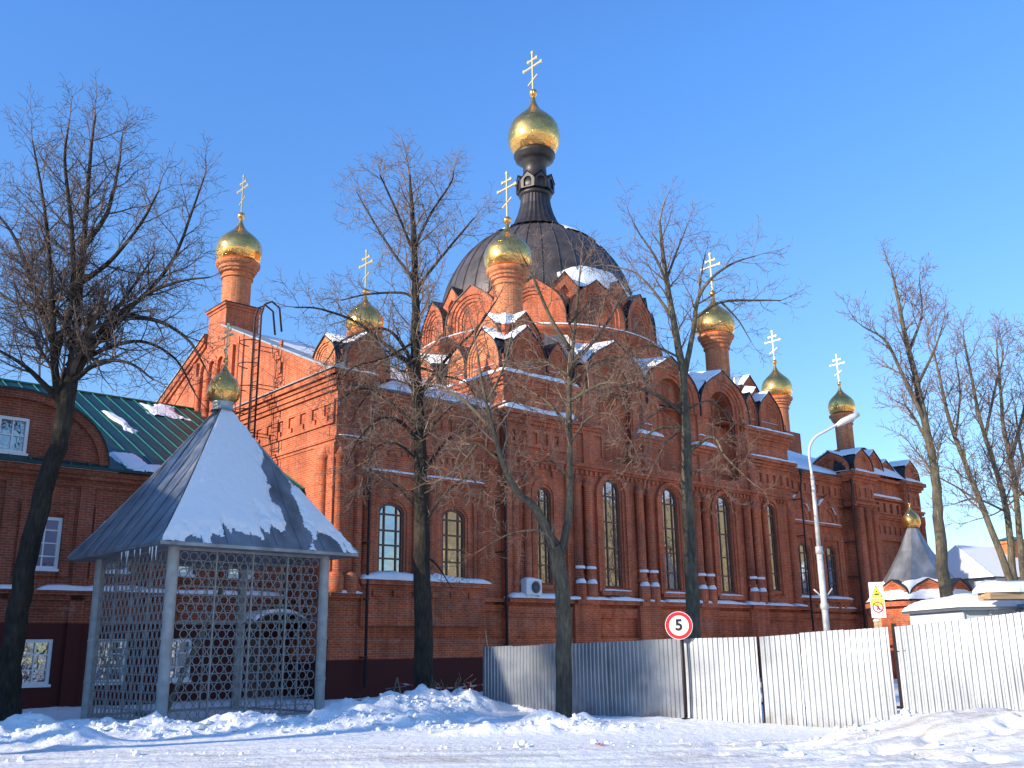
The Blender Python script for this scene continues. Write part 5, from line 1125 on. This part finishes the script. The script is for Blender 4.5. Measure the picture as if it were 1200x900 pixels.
mb=MB(); mb.plate(pl,disc(.30,48,(0,zc)),[disc(.225,48,(0,zc))],-.01,.012,True); mb.build('red_rim',M['red'],sg)
mb=MB(); mb.plate(pl,disc(.228,48,(0,zc)),[],-.008,.008,True); mb.plate(pl,disc(.312,48,(0,zc)),[disc(.30,48,(0,zc))],-.01,.008,True); mb.build('face',M['white'],sg)
text_mesh('5',.34,M['black'],sg,(0,-.012,zc),(R(90),0,0),.002,off=.012)
mb=MB(); mb.revolve([(.10,-.15),(.16,-.1),(.17,.05),(.10,.1),(.03,.12)],(.03,.05,.0),14); mb.build('foot_block',M['black'],sg)
wp=at(1028,703,20.2); ws=thing('warning_sign','tall white board with yellow warning triangle above red no pedestrians ring','sign',(wp[0],wp[1],wp[2]*.12),R(-20)); ws.scale=(.86,.86,.88)
z1=wp[2]+.40; z0=wp[2]-.40
mb=MB(); mb.box((-.16,.0,z0),(.16,.012,z1)); mb.build('board',M['white'],ws)
pb=Pl((0,0),(1,0),(0,-1)); mb=MB(); tz=z1-.26; mb.plate(pb,[(-.125,tz-.08),(.125,tz-.08),(0,tz+.19)],[],0,.004); mb.build('triangle_edge',M['black'],ws)
mb=MB(); mb.plate(pb,[(-.105,tz-.068),(.105,tz-.068),(0,tz+.162)],[],.004,.007); mb.band(pb,-.15,.15,z1-.52,z1-.365,.0,.004); mb.build('yellow_field',M['yellow'],ws)
mb=MB(); mb.band(pb,-.05,.05,tz-.03,tz+.005,.007,.010); mb.plate(pb,disc(.018,14,(0,tz+.05)),[],.007,.010); mb.build('pictogram',M['black'],ws)
mb=MB(); 
for k,(w_,zz) in enumerate(((.09,z1-.42),(.12,z1-.465),(.07,z0+.085),(.1,z0+.045))): 
    x=-w_; rr=random.Random(k)
    while x<w_: l=rr.uniform(.012,.03); mb.band(pb,x,x+l,zz-.007,zz+.007,.004,.0065); x+=l+.007
mb.build('small_print',M['sign_grey'],ws)
zr_=z0+.235; mb=MB(); mb.plate(pb,disc(.125,36,(0,zr_)),[disc(.098,36,(0,zr_))],0,.005); 
c_=math.cos(R(45)); mb.plate(pb,[(-.09*c_-.009,zr_+.09*c_-.009+.0),(-.09*c_+.009,zr_+.09*c_+.009),(.09*c_+.009,zr_-.09*c_+.009),(.09*c_-.009,zr_-.09*c_-.009)],[],.003,.008); mb.build('prohibition_ring',M['red'],ws)
mb=MB(); mb.plate(pb,disc(.014,12,(0,zr_+.055)),[],0,.004); mb.plate(pb,[(-.018,zr_+.035),(.018,zr_+.035),(.03,zr_-.0),(.012,zr_-.01),(.035,zr_-.07),(.015,zr_-.075),(0,zr_-.025),(-.02,zr_-.075),(-.038,zr_-.07),(-.012,zr_-.005),(-.03,zr_+.0)],[],0,.004); mb.build('walking_figure',M['black'],ws)
mb=MB(); mb.box((-.04,.013,-.2),(.04,.08,z0+.25)); mb.box((-.13,.013,z0-.28),(-.02,.1,z0-.06)); mb.build('post',M['wood'],ws)
mb=MB(); snow_strip(mb,Pl((0,.1),(1,0),(0,-1)),-.14,-.01,z0-.06,0,.1,.05,2); mb.build('snow_cover',M['snow'],ws)
# street lamp
lp=at(969,740,27.); lm=thing('street_lamp','tall pale metal street lamp with curved arm, standing behind the corrugated fence','street lamp',(lp[0],lp[1],0),R(-6))
mb=MB(); mb.tube([(0,0,-.2),(0,0,4.1)],.085,12); mb.tube([(0,0,4.05),(0,0,4.25)],[.105,.10],12); mb.tube([(0,0,4.2),(0,0,6.2)],[.062,.052],12)
mb.revolve([(.085,2.55),(.115,2.6),(.115,2.7),(.085,2.75)],(0,0,0),12); mb.tube([(-.25,-.05,3.1),(-.1,0,2.95),(.12,0,2.95),(.24,-.05,3.12)],.02,5); mb.build('pole',M['lamp'],lm)
mb=MB(); mb.tube(cr([(0,0,6.15),(-.02,0,6.9),(.16,0,7.28),(.55,-.05,7.5),(.85,-.08,7.66)],5),.038,8); mb.build('arm',M['lamp'],lm)
mb=MB(); 
hd=[((.78,-.08,7.60),.055),((.95,-.09,7.70),.095),((1.25,-.1,7.83),.10),((1.42,-.11,7.90),.06)]; mb.tube([p for p,r_ in hd],[r_ for p,r_ in hd],10); mb.build('lamp_head',M['lamp'],lm)
# ================================================================ tented chapel
ch=thing('tented_chapel','small octagonal brick chapel with a grey tent roof, snowy brick gables and onion finial','chapel',(19.1,47.,0),R(22.5+12)); apo=2.05
mb=MB(); c8=[(apo/math.cos(PI/8)*math.cos(PI/8+k*PI/4),apo/math.cos(PI/8)*math.sin(PI/8+k*PI/4)) for k in range(8)]
for k in range(8): a,b=c8[k],c8[(k+1)%8]; mb.face([(*a,-.3),(*b,-.3),(*b,3.6),(*a,3.6)]); A_=(a[0]*1.15,a[1]*1.15);B_=(b[0]*1.15,b[1]*1.15); mb.face([(*A_,3.3),(*B_,3.3),(*B_,3.5),(*A_,3.5)]); mb.face([(*a,3.3),(*b,3.3),(*B_,3.3),(*A_,3.3)])
dk=mb.build('wall',BK,ch)
for k in range(8):
    an=(k)*PI/4+0; n_=(math.cos(an+PI/4*0),math.sin(an)); n_=(math.cos(an),math.sin(an)); pl=Pl((n_[0]*apo*1.02,n_[1]*apo*1.02),(-n_[1],n_[0]),n_)
    kokoshnik(ch,pl,0,3.42,1.72,1.05,1.2,BK,rings=1,snow=0)
mb=MB()
for k in range(8):
    a,b=c8[k],c8[(k+1)%8]; prof=((1.0,3.75),(.62,4.9),(.34,5.9),(.1,7.05))
    for i in range(3): (s0,z0),(s1,z1)=prof[i],prof[i+1]; mb.face([(a[0]*s0,a[1]*s0,z0),(b[0]*s0,b[1]*s0,z0),(b[0]*s1,b[1]*s1,z1),(a[0]*s1,a[1]*s1,z1)])
mb.build('tent_roof',M['zinc'],ch)
# snow skirt over the gables
n,m=160,24; AA,TT=np.meshgrid(np.linspace(0,2*PI,n),np.linspace(0,1,m)); tp=.42+.45*fbm(AA*2.2,AA*0+3,3); Tn=TT*tp; sc=(1.12-.50*Tn); zz=3.55+1.55*Tn**1.1+.08*fbm(AA*6,TT*4,3)
rr=apo*1.02*sc/np.maximum(np.cos((AA+PI/8)%(PI/4)-PI/8),.9)
V=np.stack([rr*np.cos(AA),rr*np.sin(AA),zz],2).reshape(-1,3); ii=np.arange(n*m).reshape(m,n); F=np.stack([ii[:-1,:-1].ravel(),ii[:-1,1:].ravel(),ii[1:,1:].ravel(),ii[1:,:-1].ravel()],1); fast_mesh('snow_cover',V,F,M['snow'],ch)
onion(ch,(0,0,7.0),.42,1.1); cross(ch,(0,0,8.2),.9,.04,(math.cos(1),math.sin(1)),'dark_metal')
# low white building with chimney, far right
wb=thing('white_house','long low white walled house with snow roof and green capped brick chimney','house',(26.2,54.5,0),R(90-62)); wb.scale=(1,.55,1)
mb=MB(); mb.box((.3,0,-.3),(24,9,5.1)); 
for z in (4.5,4.75): mb.box((.25,-.06,z),(24.05,.0,z+.08))
mb.build('wall',M['white_wall'],wb)
mb=MB(); q=[(-.1,-.5,5.1),(24.5,-.5,5.1),(24.5,9.5,5.1),(-.1,9.5,5.1)]; r1,r2=(.6,4.5,7.0),(20,4.5,7.0); mb.face([q[0],q[1],r2,r1]); mb.face([q[2],q[3],r1,r2]); mb.face([q[3],q[0],r1]); mb.face([q[1],q[2],r2]); rf=mb.build('roof',M['green_roof'],wb)
up=.12; mb=MB(); mb.face([(-.14,9.5,5.13),(-.14,-.5,5.13),(.56,4.5,7.0+up)]); mb.face([(-.05,-.45,5.1+up*.3),(24.3,-.45,5.1+up*.3),(20,4.5,7.0+up),(.6,4.5,7.0+up)]); mb.build('snow_cover',M['snow'],rf)
mb=MB(); mb.box((4.0,2.8,5.6),(5.5,3.9,7.4)); mb.box((3.9,2.7,7.25),(5.6,4.0,7.4)); cm=mb.build('chimney',M['brick_light'],wb)
mb=MB(); 
mb.face([(3.75,2.55,7.45),(5.75,2.55,7.45),(4.75,3.35,7.75)]); mb.face([(5.75,2.55,7.45),(5.75,4.15,7.45),(4.75,3.35,7.75)]); mb.face([(5.75,4.15,7.45),(3.75,4.15,7.45),(4.75,3.35,7.75)]); mb.face([(3.75,4.15,7.45),(3.75,2.55,7.45),(4.75,3.35,7.75)]); mb.build('chimney_cap',M['green_seam'],cm)
# site cabins behind the fence
def cabin(name,label,loc,rz,L,W,H,blue=False,beam=False):
    c=thing(name,label,'cabin',loc,rz); mb=MB(); mb.box((0,0,-.2),(L,W,H)); mb.build('wall',M['white_wall'],c)
    mb=MB(); 
    for x in np.arange(.0,L,.6): mb.box((x,-.03,-.1),(x+.04,-.002,H-.02))
    mb.build('cover_strip',M['white'],c)
    mb=MB(); mb.box((.55,-.05,H-.5),(1.15,-.033,H-.1)); mb.build('window',M['glass'],c)
    mb=MB(); mb.box((-.12,-.15,H),(L+.12,W+.12,H+.07)); rf=mb.build('roof',M['blue'] if blue else M['galv'],c)
    n,m=60,30; U_,V_=np.meshgrid(np.linspace(0,1,n),np.linspace(0,1,m)); e=np.minimum(np.minimum(U_,1-U_)*L,np.minimum(V_,1-V_)*W); z=H+.06+.33*(1-np.exp(-e/.22))*(.8+.35*fbm(U_*5,V_*3,3))
    x=-.16+(L+.32)*U_; y=-.19+(W+.35)*V_; Vt=np.stack([x,y,z],2).reshape(-1,3); ii=np.arange(n*m).reshape(m,n); F=np.stack([ii[:-1,:-1].ravel(),ii[:-1,1:].ravel(),ii[1:,1:].ravel(),ii[1:,:-1].ravel()],1); fast_mesh('snow_cover',Vt,F,M['snow'],rf)
    return c
ca=at(1083,735,21.5); cabin('site_cabin','low white cabin roofed with a thick rounded snow slab, left of the beams',(ca[0]+.75,21.3,0),R(4),2.3,2.4,2.32)
cabin('site_cabin','white cabin with bright blue roof edge partly covered by timber beams',(ca[0]+2.1,20.65,0),R(5),4.2,2.,2.36,blue=True)
bm=at(1160,695,20.3); bt=thing('timber_stack','stack of raw yellow beams under deep snow lying on the blue roof','timber',(bm[0],bm[1],0),R(8))
z_=bm[2]-.12
for k,(dy,dz,L) in enumerate(((0,0,3.4),(.2,0.01,3.2),(.4,-.005,3.5))):
    mb=MB(); mb.box((0+.05*k,dy,z_+dz),(L,dy+.17,z_+dz+.15)); mb.build('beam',M['wood'],bt)
mb=MB(); snow_strip(mb,Pl((0,.6),(1,0),(0,-1)),.0,3.3,z_+.15,0,.64,.24,5); mb.build('snow_cover',M['snow'],bt)
# ---- small things on the snow
tr=thing('trestle','small wooden trestle stake propped in the snow beside the straight tree','trestle',(*at(465,812,31.)[:2],.1)); 
for (dx,nm) in ((-.22,'leg'),(.22,'leg')): mb=MB(); mb.tube([(dx,0,-.2),(0,.02,.75)],.025,5,sm=False); mb.build(nm,M['old_wood'],tr)
mb=MB(); mb.tube([(-.35,.03,.42),(.3,.03,.5)],.02,5,sm=False); mb.build('crossbar',M['old_wood'],tr)
a=Vector(at(467,801,31.)); b=Vector(at(566,803,29.)); mb=MB(); N_=24
for i in range(N_):
    p=a.lerp(b,i/N_); q=a.lerp(b,(i+1)/N_); s0=-.12*math.sin(PI*i/N_); s1=-.12*math.sin(PI*(i+1)/N_)
    mb.face([(p.x,p.y,p.z+s0),(q.x,q.y,q.z+s1),(q.x,q.y,q.z+s1+.035),(p.x,p.y,p.z+s0+.035)]); mb.face([(p.x,p.y+.004,p.z+s0),(q.x,q.y+.004,q.z+s1),(q.x,q.y+.004,q.z+s1+.035),(p.x,p.y+.004,p.z+s0+.035)])
m_,nt,bb=mat('striped_tape'); wv=N(nt,'ShaderNodeTexWave',i_Scale=.9); tc=N(nt,'ShaderNodeTexCoord'); nt.links.new(tc.outputs['Object'],wv.inputs[0]); r_=ramp(nt,wv.outputs[0],[(.49,(.6,.05,.04)),(.51,(.7,.68,.66))]); nt.links.new(r_.outputs[0],bb.inputs['Base Color'])
tag(mb.build('barrier_tape',m_),'thin red and white barrier tape stretched low across to the fence end','tape')
st=at(572,757,28.6); mb=MB(); mb.tube([(st[0]+.05,st[1],-.3),(st[0]-.02,st[1],st[2]+.0),(st[0]-.07,st[1],st[2]+.42)],.02,6); tag(mb.build('wooden_stake',M['wood']),'thin bare stake sticking up above the left end of the fence','stake')
rs=random.Random(9); plk=[((400,822),(455,822),30.5,'dark plank half buried in snow, left of the trestle'),((420,828),(462,824),29.8,'shorter dark plank lying in snow nearer than the other'),]
for (p,q,Yd,lb) in plk:
    A_=at(*p,Yd);B_=at(*q,Yd); zz=gz(A_[0],A_[1])+.1; mb=MB(); mb.tube([(A_[0],A_[1],zz),(B_[0],B_[1]+.2,zz+.05)],.06,4,sm=False); tag(mb.build('plank',M['old_wood']),lb,'plank',group='planks in the snow')
lt=atz(703,872,.03); mb=MB(); 
for k in range(5): a=k*1.3; mb.face([(lt[0],lt[1],gz(lt[0],lt[1])+.02),(lt[0]+.09*math.cos(a),lt[1]+.09*math.sin(a),gz(lt[0],lt[1])+.05),(lt[0]+.09*math.cos(a+.9),lt[1]+.09*math.sin(a+.9),gz(lt[0],lt[1])+.03)])
tag(mb.build('litter',M['red']),'tiny crumpled red scrap of litter on the packed snow road','litter')
# snow clods thrown up along the banks: countless, one object
V=[];F=[]; rs=np.random.RandomState(6); ico=[(0,0,1),(.89,0,.45),(.28,.85,.45),(-.72,.53,.45),(-.72,-.53,.45),(.28,-.85,.45),(.72,.53,-.45),(-.28,.85,-.45),(-.89,0,-.45),(-.28,-.85,-.45),(.72,-.53,-.45)]
fi=[(0,1,2),(0,2,3),(0,3,4),(0,4,5),(0,5,1),(1,6,2),(2,7,3),(3,8,4),(4,9,5),(5,10,1),(2,6,7),(3,7,8),(4,8,9),(5,9,10),(1,10,6)]
lines=[((-15,20.6),(-9,19.4),260),((-10,20.8),(-1.,22.2),420),((-.6,21.9),(2.2,21.2),160),((5.2,17.2),(6.8,17.8),90),((-3.4,24.2),(-1,25.8),120),((2,16),(12,14),50),((-10,17),(4,18.5),60)]
for a_,b_,cn in lines:
    for k in range(cn):
        t=rs.rand(); x=a_[0]+(b_[0]-a_[0])*t+rs.normal()*.45; y=a_[1]+(b_[1]-a_[1])*t+rs.normal()*.35; s_=.018+.06*rs.rand()**3; z=gz(x,y)+s_*.3; base=len(V); j=1+.5*(rs.rand(len(ico),1)-.5)
        V+=list(np.array(ico)*j*s_*np.array([1,1,.8])+np.array([x,y,z])); F+=[(base+p,base+q,base+r_) for p,q,r_ in fi]
tag(fast_mesh('snow_clods',np.array(V),np.array(F),M['snow'],None,False),kind='stuff')
# dry weed stalks at the tree foot
mb=MB(); rs=random.Random(3)
for k in range(26):
    x,y=-1.9+rs.gauss(0,.35),26.6+rs.gauss(0,.25); z=gz(x,y); h_=rs.uniform(.15,.4); mb.tube([(x,y,z-.03),(x+rs.uniform(-.1,.1),y,z+h_*.6),(x+rs.uniform(-.22,.22),y,z+h_)],.006,3,cap=False,sm=False)
tag(mb.build('dry_weeds',M['twig']),kind='stuff')
# ---- buildings across the yard, outside the view: they stand in the glass and gilding
def block(label,loc,rz,L,W,H,m_):
    b=thing('town_house',label,'house',loc,rz); mb=MB(); mb.plate(Pl((0,0),(1,0),(0,-1)),[(0,-.3),(L,-.3),(L,H),(0,H)],[[(x,z),(x+1,z),(x+1,z+1.6),(x,z+1.6)] for x in np.arange(1.2,L-1.5,2.6) for z in np.arange(1.,H-2,2.9)],-.3,0)
    mb.box((0,.4,-.3),(L,W,H)); mb.build('wall',m_,b)
    mb=MB(); mb.face([(-.4,-.4,H),(L+.4,-.4,H),(L+.4,W/2,H+2.2),(-.4,W/2,H+2.2)]); mb.face([(-.4,W+.4,H),(L+.4,W+.4,H),(L+.4,W/2,H+2.2),(-.4,W/2,H+2.2)]); mb.build('roof',M['snow'],b)
block('long yellow house across the yard, east of the camera',(62,75,0),R(-121),52,9,14,M['stucco'])
block('yellow house behind the camera on the road',(12,-24,0),R(178),24,9,8,M['stucco'])
block('brick house behind and left of the camera',(-20,-22,0),R(150),20,9,7,M['brick_light'])

cw=thing('shading_block','tall dark brick block added out of view west of the brick wing to cast shade','building',(OX,OY,0),R(90-AZ))  # unseen block, added to throw shade over the lattice canopy and nearby trunks
CP=Pl((0,-4.1),(1,0),(0,-1)); mb=MB(); mb.plate(CP,[(-37,-.3),(-24.3,-.3),(-24.3,10.6),(-37,10.6)],[[(c-.5,z),(c+.5,z),(c+.5,z+1.7),(c-.5,z+1.7)] for c in (-26.3,-29,-31.7,-34.4) for z in (1,4.4,7.7)],-.4,0)
mb.box((-37,-3.65,-.3),(-24.3,8,10.6)); mb.build('wall',BW_,cw)
mb=MB(); mb.face([(-37.3,-4.5,10.6),(-24.,-4.5,10.6),(-24.,2,12.6),(-37.3,2,12.6)]); mb.face([(-37.3,8.4,10.6),(-24.,8.4,10.6),(-24.,2,12.6),(-37.3,2,12.6)]); mb.face([(-24.3,-4.1,10.6),(-24.3,8,10.6),(-24.3,2,12.55)]); mb.build('roof',M['green_roof'],cw)
